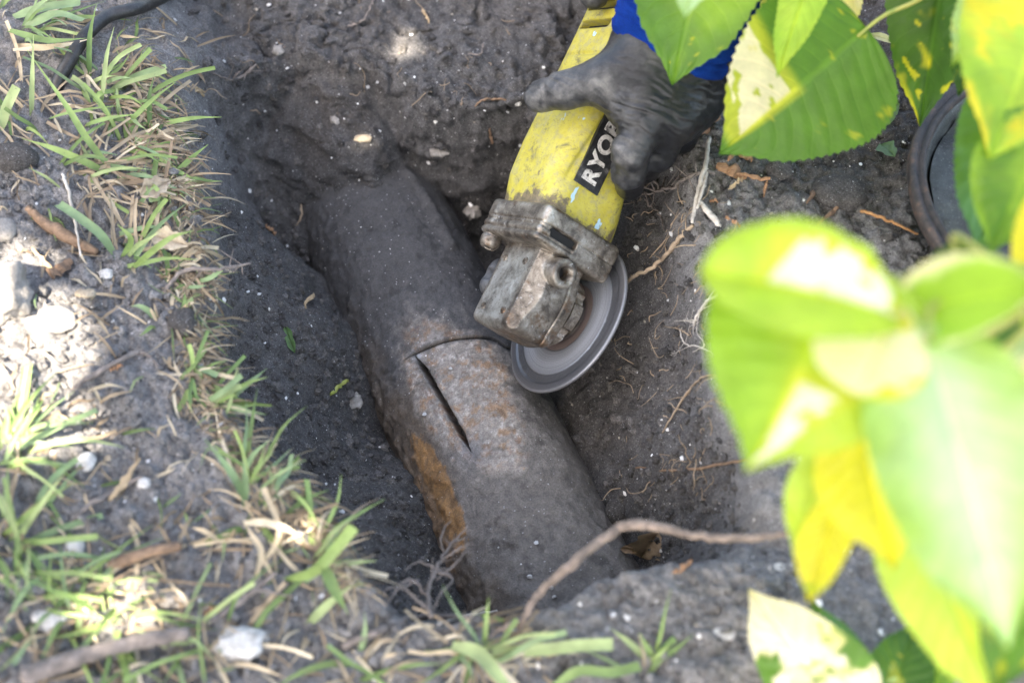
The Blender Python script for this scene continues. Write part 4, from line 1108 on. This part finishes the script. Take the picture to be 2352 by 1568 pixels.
# bent root across the near edge
root('bent_root', 'thick bent grey root arching across the lower right edge of the pit', R_MIX,
     [(1810, 1226, 0.815), (1700, 1236, 0.820), (1600, 1228, 0.830), (1520, 1213, 0.840), (1455, 1203, 0.845), (1400, 1226, 0.845), (1320, 1290, 0.835), (1250, 1350, 0.842), (1215, 1400, 0.840), (1190, 1475, 0.845)],
     [.0020, .0026, .0023, .0027, .0035, .0030, .0029, .0024, .0021, .0009], [([(1205, 1425, 0.842), (1160, 1440, 0.842), (1115, 1470, 0.842)], [.0018, .0014, .0007]), ([(1450, 1206, 0.845), (1470, 1200, 0.845), (1500, 1215, 0.870)], [.002, .0015, .0007])], jit=.0005)
root('root_cluster', 'bunch of grey branching rootlets hanging at the near end of the pipe', R_GREY,
     [(990, 1415, 0.850), (985, 1360, 0.880), (1000, 1310, 0.900), (1030, 1260, 0.920), (1075, 1205, 0.930)], [0.00149, 0.00124, 0.00105, 0.00087, 0.00037],
     [([(985, 1370, 0.880), (940, 1330, 0.880), (885, 1390, 0.860)], [0.00087, 0.00068, 0.00037]), ([(1000, 1310, 0.900), (1040, 1330, 0.890), (1010, 1370, 0.870), (995, 1400, 0.860)], [0.00081, 0.00074, 0.00050]), ([(1005, 1305, 0.900), (960, 1290, 0.900), (930, 1310, 0.890)], [0.00074, 0.00062, 0.00025]),
      ([(1015, 1285, 0.910), (1060, 1255, 0.910), (1085, 1250, 0.910)], [0.00074, 0.00062, 0.00025]), ([(1020, 1275, 0.915), (1015, 1225, 0.920), (1035, 1195, 0.930)], [0.00068, 0.00056, 0.00025]), ([(1000, 1330, 0.895), (1040, 1300, 0.900), (1075, 1262, 0.910)], [0.00062, 0.00056, 0.00025]),
      ([(960, 1330, 0.885), (920, 1350, 0.875), (890, 1352, 0.870), (870, 1400, 0.855)], [0.00068, 0.00062, 0.00031]), ([(990, 1400, 0.860), (940, 1360, 0.870), (915, 1345, 0.875)], [0.00062, 0.00050, 0.00019])], jit=.0004, hairs=14)
root('grey_root', 'long grey root lying along the soil below the root cluster', R_GREY, [(790, 1490, .004), (880, 1450, .005), (960, 1425, .006), (1080, 1425, .006)], [.0022, .0026, .0022, .0014])
root('pale_splinter', 'thin white wood splinter lying at the near rim below the pipe', R_PALE, [(1010, 1440, .006), (1070, 1425, .008), (1142, 1412, .008)], [.0009, .0016, .0008], cat='twig')
root('weathered_stick', 'blurred thick grey stick lying in the grass near the bottom left corner', R_GREY, [(60, 1560, .006), (200, 1520, .010), (330, 1490, .012), (440, 1470, .012)], [.0060, .0055, .0048, .0035], cat='stick')
root('thin_stick', 'thin grey stick slanting across the lower left spoil', R_GREY, [(480, 1440, .006), (560, 1390, .008), (640, 1330, .010)], [.0016, .0022, .0012], [([(560, 1390, .008), (600, 1370, .010), (680, 1380, .006)], [.0012, .001, .0005])], cat='stick')
root('dark_stick', 'dark bark stick half buried above the sunlit patch at lower left', R_BRN, [(260, 1310, .006), (330, 1285, .008), (420, 1265, .008)], [.0034, .0036, .0028], cat='stick')
root('slanted_twig', 'grey twig slanting down to the left across the middle left soil', R_GREY, [(165, 1205, .003), (215, 1165, .005), (290, 1125, .006), (330, 1105, .006)], [.001, .0018, .0016, .0008], cat='twig', )
root('long_dry_twig', 'long thin grey twig across the left bank above the sunlit patch', R_GREY, [(170, 900, .004), (220, 870, .005), (280, 840, .006), (330, 820, .006), (370, 850, .004)], [.0012, .002, .0018, .0014, .0007], cat='twig')
root('bark_strip', 'brown bark strip lying on the soil at the left under the dry grass', R_BRN, [(65, 485, .004), (110, 525, .006), (160, 555, .006), (225, 590, .005)], [.0024, .0042, .0046, .0028], cat='bark', jit=.0004)
root('pale_stalk', 'thin pale stalk dangling over the upper left soil', R_PALE, [(160, 440, .02), (175, 480, .022), (185, 540, .014), (190, 600, .006)], [.0010, .0012, .001, .0006], cat='stalk')
root('jutting_stick', 'thin grey stick jutting right over the dark pit from the left rim', R_GREY, [(380, 680, .004), (430, 640, .010), (500, 618, .975), (575, 605, .985)], [.0013, .0016, .0012, .0006], [([(490, 622, .973), (510, 625, .98), (545, 618, .985)], [.0006, .0005, .0003])], cat='stick', hairs=10)
# roots on the right bank
root('dangling_root', 'long pale brown root hanging from the right bank down to the disc', R_TAN, [(1590, 525, .004), (1560, 560, .008), (1520, 610, .010), (1470, 655, .016), (1415, 705, .030)], [.0013, .0018, .0017, .0016, .0011], jit=.0005, hairs=4)
root('forked_root', 'grey branching root on the bank right of the glove', R_GREY, [(1640, 405, .004), (1590, 415, .006), (1545, 440, .006), (1500, 455, .008), (1440, 470, .008)], [.0016, .0015, .0013, .0011, .0006],
     [([(1510, 450, .008), (1490, 420, .012), (1495, 395, .014)], [.001, .0009, .0004]), ([(1470, 462, .008), (1440, 440, .010), (1425, 450, .008)], [.0009, .0007, .0003]), ([(1480, 470, .006), (1510, 500, .006), (1525, 540, .005)], [.0009, .0007, .0003])], hairs=26, jit=.0007)
root('short_root', 'short pale root stub on the right bank left of the big blurred leaf', R_PALE, [(1650, 680, .004), (1620, 705, .006), (1600, 735, .008), (1590, 765, .010)], [.0010, .0012, .0013, .0010], hairs=10)
root('white_rootlets', 'tangle of thin white rootlets low on the right bank', R_PALE, [(1560, 760, .003), (1572, 795, .004), (1610, 805, .004), (1650, 830, .004)], [.0005, .0006, .0006, .0004], [([(1600, 770, .004), (1615, 800, .004), (1590, 815, .004)], [.0004, .0005, .0003]), ([(1605, 775, .004), (1640, 800, .004), (1660, 850, .006)], [.0004, .0005, .0003])], hairs=8)
root('arched_rootlet', 'thin tan rootlet arching down the right bank beside the blurred leaf', R_TAN, [(1680, 875, .004), (1620, 870, .004), (1580, 905, .005), (1550, 950, .005), (1520, 1000, .004)], [.0006, .0008, .0009, .0008, .0005])
root('horizontal_rootlet', 'thin reddish rootlet lying level near the lower right wall', R_BRN, [(1460, 1078, .003), (1530, 1085, .004), (1600, 1082, .004), (1690, 1065, .004), (1740, 1062, .004)], [.0007, .001, .0011, .001, .0008])
root('orange_twig', 'thin orange twig on the soil pointing at the tub', R_OR, [(1975, 490, .003), (2010, 503, .004), (2060, 525, .004), (2105, 545, .004)], [.0013, .0013, .0011, .0009], cat='twig')
root('straw_stalk', 'pair of straw stalks hanging down beside the glove', R_PALE, [(1628, 325, .004), (1618, 390, .006), (1600, 460, .008), (1586, 535, .012)], [.0016, .0018, .0018, .0013], [([(1622, 400, .006), (1612, 450, .008), (1598, 498, .010)], [.0012, .0014, .0009])], cat='straw stalk')
root('white_husk', 'white papery stalk on the soil right of the straw stalks', R_PALE, [(1608, 470, .004), (1620, 495, .006), (1640, 515, .006), (1650, 530, .004)], [.0012, .0022, .0024, .0012], cat='husk')
root('upper_rootlet', 'thin rootlet on the far wall above the pit at the top', R_GREY, [(862, 0, .003), (850, 30, .004), (835, 55, .004), (800, 70, .004)], [.0008, .0011, .0012, .0010])
root('wall_roots', 'curled grey roots at the upper left corner of the dark hollow', R_GREY, [(520, 190, .003), (555, 190, .006), (580, 175, .008), (590, 160, .006)], [.0010, .0015, .0014, .0008], [([(530, 190, .003), (500, 180, .004), (488, 172, .003)], [.0009, .0007, .0003]), ([(535, 190, .003), (545, 178, .004), (552, 170, .003)], [.0008, .0007, .0003])], hairs=6)
root('ledge_root', 'short brown root under the ledge left of the thumb', R_BRN, [(1090, 252, .003), (1110, 240, .005), (1150, 238, .005), (1190, 244, .003)], [.0007, .0011, .001, .0006])
root('small_wall_twig', 'small forked twig on the far wall left of the grinder', R_GREY, [(1075, 130, .003), (1105, 132, .004), (1110, 110, .005)], [.0006, .001, .0006])
root('pipe_side_root', 'thin root curving beside the upper left of the pipe', R_TAN, [(690, 470, .002), (694, 500, .003), (680, 525, .003)], [.0006, .0008, .0004])
# cable
P = np.array([drop(470, -60, .010), drop(400, -2, .009), drop(330, 38, .010), drop(255, 62, .011), drop(200, 110, .010), drop(165, 160, .008), drop(135, 195, .002), drop(110, 230, -.012)])
V, F = tube(P, [.0052]*8, 16, 0, 0, 70)
t = NT('cable_rubber'); v = t.obj(); nz = t.noise(v, 150, 5, .7); nd = t.noise(v, 900, 2, .6)
CABLE = t.P(Base_Color=t.mix(t.ramp(nz, [(.5, 0), (.75, .5)]), t.ramp(nd, [(.4, (.012, .012, .013)), (.75, (.03, .03, .03))]), (.10, .095, .09)), Roughness=.45, Normal=t.bump(nz, .0008, .5))
link('cable', mesh_np('cable', V-P[0], F), CABLE, label='thick black cable running over the soil in the top left', cat='cable', loc=P[0])

# ------------------------------------------------------------------ stones and clods
def stone_mat(name, lo, hi, k=.5):
    t = NT(name); v = t.obj(); nz = t.noise(v, 150, 6, .7); nf = t.noise(v, 700, 3, .7)
    c = t.mix(1.0, t.ramp(nz, [(.3, lo), (.65, hi)]), t.ramp(nf, [(.3, .75), (.7, 1.15)]), 'MULTIPLY')
    return t.P(Base_Color=c, Roughness=.9, Normal=t.bump(nf, .0015, .7, t.bump(nz, .004, .6)))
S_WHITE = stone_mat('white_stone', (.30, .28, .25), (.70, .68, .64)); S_GREY = stone_mat('grey_stone', (.20, .18, .16), (.36, .335, .30)); S_TAN = stone_mat('tan_stone', (.24, .19, .13), (.45, .38, .28))
CLOD = soil_material('clod_soil', False)
def stone(name, label, px, py, wpx, hpx, mat, seed, flat=.6, cat='stone', rough=.25, lift=0.0, freq=1.6):
    p = drop(px, py); dep = (p-CAM)@FWD; k = dep*.72/2352
    a, b = wpx*k/2, hpx*k/2/.84
    V, F = ICO[3]; n_ = fbm(V+seed*7.3, freq, 3, seed); V = V*(1+rough*n_)[:, None]
    V = np.sign(V)*np.abs(V)**.9
    V = V*np.array([a, b, min(a, b)*flat]); V = V+np.array([0, 0, min(a, b)*flat*.35+lift])
    me = mesh_np(name, V, F); return link(name, me, mat, label=label, cat=cat, loc=p)
stone('limestone_rock', 'large pale rough rock at the left border, partly in sunlight', 12, 680, 130, 125, S_GREY, 2, .8, rough=.55, freq=2.2)
stone('flat_stone', 'flat smooth grey stone lying right of the large pale rock', 118, 738, 125, 62, S_GREY, 4, .5, rough=.18)
stone('soil_clod', 'round dark clod of soil at the left border below the dry straw', 35, 368, 105, 62, CLOD, 6, .8, 'clod')
stone('corner_rock', 'pale rock on the left border above the large rough rock', 5, 535, 70, 50, S_GREY, 31, .7)
stone('white_shell_rock', 'large white shell rock in the grass near the bottom left of centre', 553, 1478, 112, 66, S_WHITE, 8, .5, rough=.6, freq=2.5)
stone('white_pebble', 'round white pebble on bare soil at the middle left', 196, 1063, 50, 42, S_WHITE, 9, .7)
stone('small_white_pebble', 'smaller white pebble right of the round white pebble', 332, 1110, 32, 22, S_WHITE, 10, .7)
stone('pale_pebble', 'pale tan pebble just above and right of the round white pebble', 250, 1055, 20, 20, S_TAN, 11, .7)
stone('grey_chunk', 'pale grey angular stone beside the grass at lower left', 172, 1262, 52, 38, S_WHITE, 12, .7, rough=.4)
stone('white_chunk', 'rough white chunk in the grass at the lower left border', 110, 1425, 80, 48, S_WHITE, 13, .6, rough=.4)
stone('pale_flake', 'small bluish white stone left of the pit edge above the stubble', 245, 632, 36, 24, S_WHITE, 14, .6)
stone('yellow_husk', 'pale yellow seed husk on the soil right of the flat stone', 195, 675, 52, 22, S_TAN, 15, .6, 'husk')
stone('dark_pit_stone', 'grey stone bedded in the pit floor beside the pipe', 812, 925, 40, 38, S_GREY, 16, .55, rough=.7, freq=2.4)
stone('wall_stone', 'small pale stone stuck in the far wall of the hollow', 638, 118, 26, 24, S_GREY, 17, .6, rough=.6, freq=2.2)
stone('bluish_wall_stone', 'small bluish stone in the back wall above the pipe', 770, 275, 22, 26, S_GREY, 18, .5, rough=.6, freq=2.2)
stone('sandy_lump', 'sandy tan lump on the back wall above the pipe', 834, 320, 44, 18, S_TAN, 19, .6)
stone('mortar_lump', 'pale crumbly mortar lump beside the gear head', 1085, 480, 36, 52, S_GREY, 20, .5, rough=.75, freq=2.6)
stone('mortar_fragment', 'smaller pale crumbly lump on the wall above the gear head', 1010, 350, 40, 26, S_GREY, 22, .35, rough=.8, freq=2.8)
stone('far_white_stone', 'little white stone on the bank above the thumb', 1190, 235, 18, 22, S_WHITE, 23, .8)
stone('buried_clod', 'rounded clod of soil beside the pipe near the bent root', 1418, 1178, 55, 48, CLOD, 24, .9, 'clod')
stone('bank_clod', 'brown lumpy clod on the soil left of the tub', 1925, 450, 120, 85, CLOD, 25, .6, 'clod', rough=.4)
stone('shaded_clod', 'dark clod under the tip of the big variegated leaf', 1790, 395, 60, 45, CLOD, 26, .8, 'clod', rough=.35)
stone('left_clod', 'crumbly clod on the rim under the torn grass fringe', 425, 745, 70, 70, CLOD, 27, .7, 'clod', rough=.4)
stone('white_fleck_stone', 'white flat stone fragment below the blurred leaves at lower right', 1668, 1455, 70, 26, S_WHITE, 28, .4, rough=.5)
stone('white_corner_flake', 'white flake beside the blurred yellow leaf tip', 1785, 1305, 40, 20, S_WHITE, 29, .4, rough=.4)
stone('tiny_white_stone', 'tiny bright white stone right of the bottom centre straw', 1178+0, 1448, 22, 12, S_WHITE, 30, .6)
# gravel and crumbs
def scatter(name, label, cat, n, region, smin_, smax, palette, mat, seed, sub=1, only=None, nopipe=0):
    r_ = np.random.default_rng(seed); bV, bF = ICO[sub]; parts = []; cc = []
    while len(parts) < n:
        px, py = region(r_); q = drop(px, py)
        rr_ = q-PORG
        if nopipe and np.hypot(rr_@PSIDE, rr_[2]) < RP+.004 and r_.random() < nopipe: continue
        if only and not only(q): n -= .05; continue
        s = smin_*(smax/smin_)**(r_.random()**2.2)
        V = bV*(1+.35*r_.normal(size=(len(bV), 1))*.6)*np.array([1, .6+.5*r_.random(), .5+.4*r_.random()])*s
        a = r_.random()*6.28; V = V@np.array([[math.cos(a), -math.sin(a), 0], [math.sin(a), math.cos(a), 0], [0, 0, 1]])
        parts.append((V+q+[0, 0, s*.25], bF)); c = np.array(palette[r_.integers(len(palette))])*(.75+.5*r_.random()); cc.append(np.repeat(c[None], len(bV), 0))
    V, F = merge(parts); me = mesh_np(name, V, F, False); set_col(me, np.clip(np.vstack(cc), 0, .85))
    return link(name, me, mat, label=label, cat=cat, kind='stuff')
t = NT('grit'); GRIT = t.P(Base_Color=t.attr('col'), Roughness=.9)
anyw = lambda r: (r.uniform(-40, 2392), r.uniform(-40, 1608))
rimw = lambda r: ((r.uniform(-40, 480), r.uniform(300, 1608)) if r.random() < .55 else (r.uniform(300, 1900), r.uniform(1250, 1608)))
scatter('gravel', 'fine white and grey grit scattered through the soil', 'gravel', 1500, anyw, .0005, .0026, [(.55, .54, .52), (.40, .40, .40), (.62, .60, .56), (.30, .27, .22), (.70, .70, .70)], GRIT, 5, nopipe=.8)
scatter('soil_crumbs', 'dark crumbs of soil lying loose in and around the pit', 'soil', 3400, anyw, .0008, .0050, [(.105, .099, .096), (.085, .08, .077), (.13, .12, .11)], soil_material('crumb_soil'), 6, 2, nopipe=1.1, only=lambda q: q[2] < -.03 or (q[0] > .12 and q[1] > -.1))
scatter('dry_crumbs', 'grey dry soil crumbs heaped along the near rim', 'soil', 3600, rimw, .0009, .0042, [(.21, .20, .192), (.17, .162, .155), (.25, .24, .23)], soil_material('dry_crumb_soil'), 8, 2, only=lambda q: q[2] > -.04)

parts = []
for k in range(150):
    px, py = rng.uniform(1400, 1680), rng.uniform(430, 1150)
    if k % 5 == 0: px, py = rng.uniform(450, 1250), rng.uniform(20, 260)
    q = drop(px, py, .0008); L = .006+.026*rng.random()**2; a = rng.random()*6.28; d = np.array([math.cos(a), math.sin(a), .3*rng.random()]); pts = [q]
    for j in range(4):
        d = d+rng.normal(size=3)*.55; d /= np.linalg.norm(d); n_ = pts[-1]+d*L/4; n_[2] = max(n_[2], float(Hat(n_[0], n_[1]))+.0006); pts.append(n_)
    r0 = .00022+.0003*rng.random(); parts.append(tube(pts, [r0, r0, r0*.4], 5, 0, 0, 12, False))
V, F = merge(parts); link('fine_rootlets', mesh_np('fine_rootlets', V, F), R_TAN, label='hair thin torn rootlets sticking out of the cut soil walls', cat='roots', kind='stuff')

# torn thatch hanging from the cut edge of the sod
rimpath = catmull(np.array([(300, 120), (340, 230), (390, 330), (410, 450), (440, 570), (440, 700), (450, 820), (480, 930), (560, 1050), (680, 1130), (740, 1250), (790, 1360)], float), 400)
parts = []; cols_ = []
for k in range(950):
    i = rng.integers(0, 400); px, py = rimpath[i]+rng.normal(size=2)*[26, 26]-[14, 0]
    q = drop(px, py)
    if q[2] < -.035: continue
    a = rng.normal()*.9; L = .010+.026*rng.random()
    c_ = STRAWS[rng.integers(5)]*(.45+.6*rng.random()) if rng.random() < .85 else GREENS[rng.integers(5)]*.8
    V, F, C = rblade(q, L, .0004+.0011*rng.random()**2, c_, a, rng.uniform(-.3, .5), rng.uniform(.1, .5), k, n=6, twist=rng.normal())
    parts.append((V, F)); cols_.append(C)
V, F = merge(parts); me = mesh_np('sod_thatch', V, F); set_col(me, np.vstack(cols_))
link('sod_thatch', me, GRASS, label='fine torn thatch hanging along the cut turf edge left of the pit', cat='thatch', kind='stuff')

pitw = lambda r: (r.uniform(480, 1060), r.uniform(480, 1420)) if r.random() < .7 else (r.uniform(1230, 1720), r.uniform(800, 1330))
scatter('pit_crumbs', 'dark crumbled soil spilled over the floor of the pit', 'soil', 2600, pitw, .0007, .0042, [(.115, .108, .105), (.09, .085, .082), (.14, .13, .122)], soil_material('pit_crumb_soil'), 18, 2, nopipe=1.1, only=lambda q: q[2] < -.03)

# ------------------------------------------------------------------ wood chips, dead leaves, tub
def chip_mat(name, lo, hi):
    t = NT(name); v = t.obj(); m = t.n('Mapping', {'Vector': v, 'Scale': (1, 6, 6)}).outputs[0]; nz = t.noise(m, 160, 5, .7)
    return t.P(Base_Color=t.ramp(nz, [(.3, lo), (.7, hi)]), Roughness=.8, Normal=t.bump(nz, .0012, .8))
C_OR = chip_mat('orange_wood', (.18, .09, .045), (.42, .24, .13)); C_BR = chip_mat('brown_wood', (.10, .06, .04), (.24, .15, .09)); C_TAN = chip_mat('tan_wood', (.30, .21, .12), (.50, .37, .22))
def chip(label, p0, p1, wpx, mat, seed, thick=.0022, tilt=.0, name='wood_chip', cat='wood chip', lift=.003):
    a = drop(*p0, lift); b = drop(*p1, lift+tilt); k = ((a-CAM)@FWD)*.72/2352
    r_ = np.random.default_rng(seed); A = b-a; L = np.linalg.norm(A); A /= L; S = np.cross([0, 0, 1.], A); S /= np.linalg.norm(S); N = np.cross(A, S)
    n = 9; s = np.linspace(0, 1, n); hw = wpx*k/2*(np.sin(np.pi*np.clip(s*.9+.05, 0, 1))**.5)*(1+.25*r_.normal(size=n))
    cen = a+np.outer(s, A*L)+np.outer(.12*wpx*k*r_.normal(size=n), S)+np.outer(.0012*r_.normal(size=n)+.004*L*10*s*(1-s), N)
    V = np.concatenate([cen-S*hw[:, None], cen-S*hw[:, None]*.5+N*thick*.7, cen+S*hw[:, None]*.4+N*thick, cen+S*hw[:, None]*1.05, cen-N*thick*.5], 1).reshape(-1, 3)
    F = [gridfaces(n, 5, True), np.array([[0, 1, 2], [0, 2, 3], [0, 3, 4]]), np.array([[0, 2, 1], [0, 3, 2], [0, 4, 3]])+(n-1)*5]
    return link(name, mesh_np(name, V-a, F, False), mat, label=label, cat=cat, loc=a)
chip('broad orange wood chip lying right of the straw stalks', (1645, 385), (1715, 412), 34, C_OR, 1)
chip('long thin orange chip slanting down from the broad chip', (1690, 405), (1765, 422), 10, C_OR, 2, .0018)
chip('upright orange splinter below the big variegated leaf', (1762, 415), (1752, 462), 8, C_OR, 3, .0018)
chip('pale end of a split chip below the broad orange chip', (1672, 442), (1705, 415), 9, C_TAN, 4, .0018)
chip('orange chip fragment under the leaf tip', (1690, 355), (1728, 372), 20, C_OR, 5)
chip('small brown splinter above the broad orange chip', (1672, 375), (1688, 350), 9, C_OR, 6)
chip('tiny reddish chip between the straw stalk and the blurred leaf', (1628, 465), (1648, 467), 7, C_OR, 7, .0015)
chip('dark brown bark piece standing in the soil left of the tub', (1855, 470), (1885, 425), 16, C_BR, 8, .003)
chip('long brown bark stick on the soil above the blurred leaf', (1872, 525), (1955, 460), 9, C_BR, 9, .003)
chip('short orange chip at the top edge of the blurred leaf', (1665, 505), (1700, 525), 10, C_OR, 10)
chip('brown triangular bark flake on the left bank', (118, 640), (165, 605), 34, C_BR, 11, .003)
chip('long tan dead leaf sliver on the soil at lower left', (255, 1155), (325, 1058), 17, C_TAN, 12, .0012)
chip('tiny orange splinter on the pit floor left of the pipe', (608, 525), (632, 545), 8, C_OR, 13, .0015)
chip('pale splinter on the pit floor by the pipe', (702, 705), (722, 685), 11, C_TAN, 14, .002)
chip('pale wood splinter on the upper left slope', (432, 205), (472, 228), 9, C_TAN, 15, .002)
chip('thin splinter beside the other one on the upper left slope', (440, 202), (474, 220), 3, C_TAN, 16, .001)
chip('small orange fragment on the far wall at the top', (972, 30), (985, 55), 9, C_TAN, 17, .0015)
chip('brown splinter on the wall right of the mortar lump', (1122, 300), (1130, 335), 7, C_BR, 18, .0015)
chip('green cut stem piece on the pit floor left of the pipe', (760, 912), (800, 875), 11, STEM, 19, .002, name='cut_stem', cat='stem')
chip('reddish bark crumb on the floor beyond the bent root', (1548, 1318), (1588, 1295), 14, C_OR, 20, .002)
chip('tan chip on the spoil near the bottom left', (520, 1250), (545, 1225), 11, C_TAN, 21)
chip('orange brown dead bud on the spoil beside the thin stick', (468, 1418), (508, 1398), 14, C_OR, 22, .003)
chip('tan wood flake low on the left bank above the sunlit patch', (75, 575), (125, 625), 12, C_TAN, 23, .0015)
chip('reddish chip on the left bank above the rim stubble', (255, 855), (285, 845), 9, C_OR, 24, .0015)
# dead leaves
t = NT('dead_leaf'); v = t.obj(); nz = t.noise(v, 130, 5, .7)
DEADL = t.P(Base_Color=t.mix(t.ramp(nz, [(.45, 0), (.7, .6)]), t.attr('col'), (.10, .06, .04)), Roughness=.75, Normal=t.bump(nz, .0015, .6))
def dead_leaf(label, b, tp, wid, colr, seed, lobes=4, curl=.25, lift=.004, name='dead_leaf', mat=None):
    B = drop(*b, lift); T_ = drop(*tp, lift+.003); A = T_-B; L = np.linalg.norm(A); A /= L
    toc = np.array([0, -.5, .86]); N = toc-A*(toc@A); N /= np.linalg.norm(N); S = np.cross(A, N)
    nt, nv = 41, 15; T = np.linspace(0, 1, nt)[:, None]; Vv = np.linspace(-1, 1, nv)[None, :]
    f = np.sin(np.pi*T**.8)**.7*(1+.16*np.sin(T*lobes*6.28+seed)); f = np.maximum(f, .03)
    off = Vv*f*wid*L*.5; q = ((T+0*Vv).ravel(), (Vv+0*T).ravel(), np.full(nt*nv, seed*2.2)); wv = fbm(q, 2.5, 3, seed).reshape(nt, nv)
    up = curl*np.abs(off)+.06*L*wv-.10*L*(T-.5)**2-.0008*np.exp(-(Vv/.06)**2)
    P = B+(T*L+0*Vv)[..., None]*A+off[..., None]*S+up[..., None]*N
    me = mesh_np(name, P.reshape(-1, 3)-B, gridfaces(nt, nv)); C = np.array(colr)*(1+.25*wv-.25*np.exp(-(Vv/.05)**2)).reshape(-1, 1)
    set_col(me, np.clip(C, 0, 1)); link(name, me, mat or DEADL, label=label, cat='dead leaf' if mat is None else 'leaf piece', loc=B)
dead_leaf('brown dead oak leaf lying against the back of the glove', (1645, 212), (1575, 348), .42, (.27, .17, .12), 3)
dead_leaf('crumpled tan dead leaf on the floor under the bent root', (1510, 1228), (1470, 1290), .8, (.26, .19, .12), 5, 3, .6)
dead_leaf('curled dry leaf scrap beside the crumpled leaf under the bent root', (1425, 1265), (1470, 1270), .35, (.25, .17, .10), 6, 2, .5)
dead_leaf('dry curled leaf at the torn grass fringe on the left edge', (360, 560), (440, 590), .5, (.42, .35, .25), 7, 3, .6, .01)
dead_leaf('frayed papery leaf in the grass at the upper left pit edge', (330, 470), (400, 440), .6, (.40, .33, .24), 8, 3, .6, .01)
dead_leaf('small fallen green leaf on the soil left of the tub', (1995, 298), (2062, 252), .42, (.16, .25, .08), 9, 0, .15, .004, 'fallen_leaf', LEAF)
dead_leaf('torn green leaf scrap on the soil below the fallen leaf', (2020, 338), (2050, 372), .6, (.12, .21, .10), 10, 2, .3, .004, 'fallen_leaf', LEAF)
dead_leaf('small wilted sprout on the pit floor left of the pipe', (655, 755), (680, 822), .32, (.12, .22, .08), 11, 2, .3, .004, 'fallen_leaf', LEAF)
dead_leaf('pale curled stem end under the big variegated leaf base', (1990, 100), (2060, 128), .25, (.55, .55, .30), 12, 0, .6, .01, 'fallen_leaf', LEAF)
# dusty plastic tub, seen between the leaves
t = NT('dusty_black_plastic'); v = t.obj(); nz = t.noise(v, 45, 6, .75); nf = t.noise(v, 600, 4, .7)
TUBM = t.P(Base_Color=t.mix(t.ramp(nf, [(.60, 0), (.70, .7)]), t.ramp(nz, [(.32, (.020, .021, .020)), (.55, (.055, .060, .054)), (.72, (.11, .115, .10))]), (.30, .30, .28)), Roughness=.55, Normal=t.bump(nf, .001, .6))
t = NT('tub_rim_plastic'); v = t.obj(); nz = t.noise(v, 120, 5, .7)
TRIM = t.P(Base_Color=t.ramp(nz, [(.35, (.016, .015, .015)), (.56, (.05, .038, .033)), (.72, (.13, .075, .05))]), Roughness=.6, Normal=t.bump(nz, .0012, .6))
tc = W(2505, 425, .05); tc[2] = min(float(Hat(tc[0], tc[1])), 0.0)-.004; HT = .05-tc[2]
tub = empty('plastic_tub', tc, 'dusty black plastic tub with a brown edged rim half hidden by leaves at the right', 'tub')
V, F = lathe([(.098, 0), (.100, .003), (.112, HT-.012), (.1135, HT-.006), (.1095, HT-.006), (.108, HT-.014), (.096, .012), (.094, .010), (.0001, .010)], 96)
link('wall', mesh_np('wall', V, F), TUBM, tub)
V, F = lathe([(.1128, HT-.016), (.1205, HT-.014), (.1225, HT-.008), (.1215, HT-.001), (.1185, HT), (.1165, HT-.0025), (.1150, HT-.0025), (.1130, HT), (.1110, HT-.001), (.1095, HT-.008)], 96)
link('rim', mesh_np('rim', V, F), TRIM, tub)
n_ = 40; gx_, gy_ = np.meshgrid(np.linspace(-1, 1, n_), np.linspace(-1, 1, n_), indexing='ij'); rr_ = np.maximum(np.abs(gx_), np.abs(gy_)); r2_ = np.hypot(gx_, gy_)+1e-6
k_ = rr_/r2_*.1045; X_, Y2_ = gx_*k_, gy_*k_
Zs = HT-.020+.010*fbm((X_.ravel(), Y2_.ravel(), 0*X_.ravel()), 22, 4, 71)+.004*fbm((X_.ravel(), Y2_.ravel(), 0*X_.ravel()), 110, 3, 72)
link('residue', mesh_np('residue', np.stack([X_.ravel(), Y2_.ravel(), Zs], -1), gridfaces(n_, n_)), TUBM, tub)
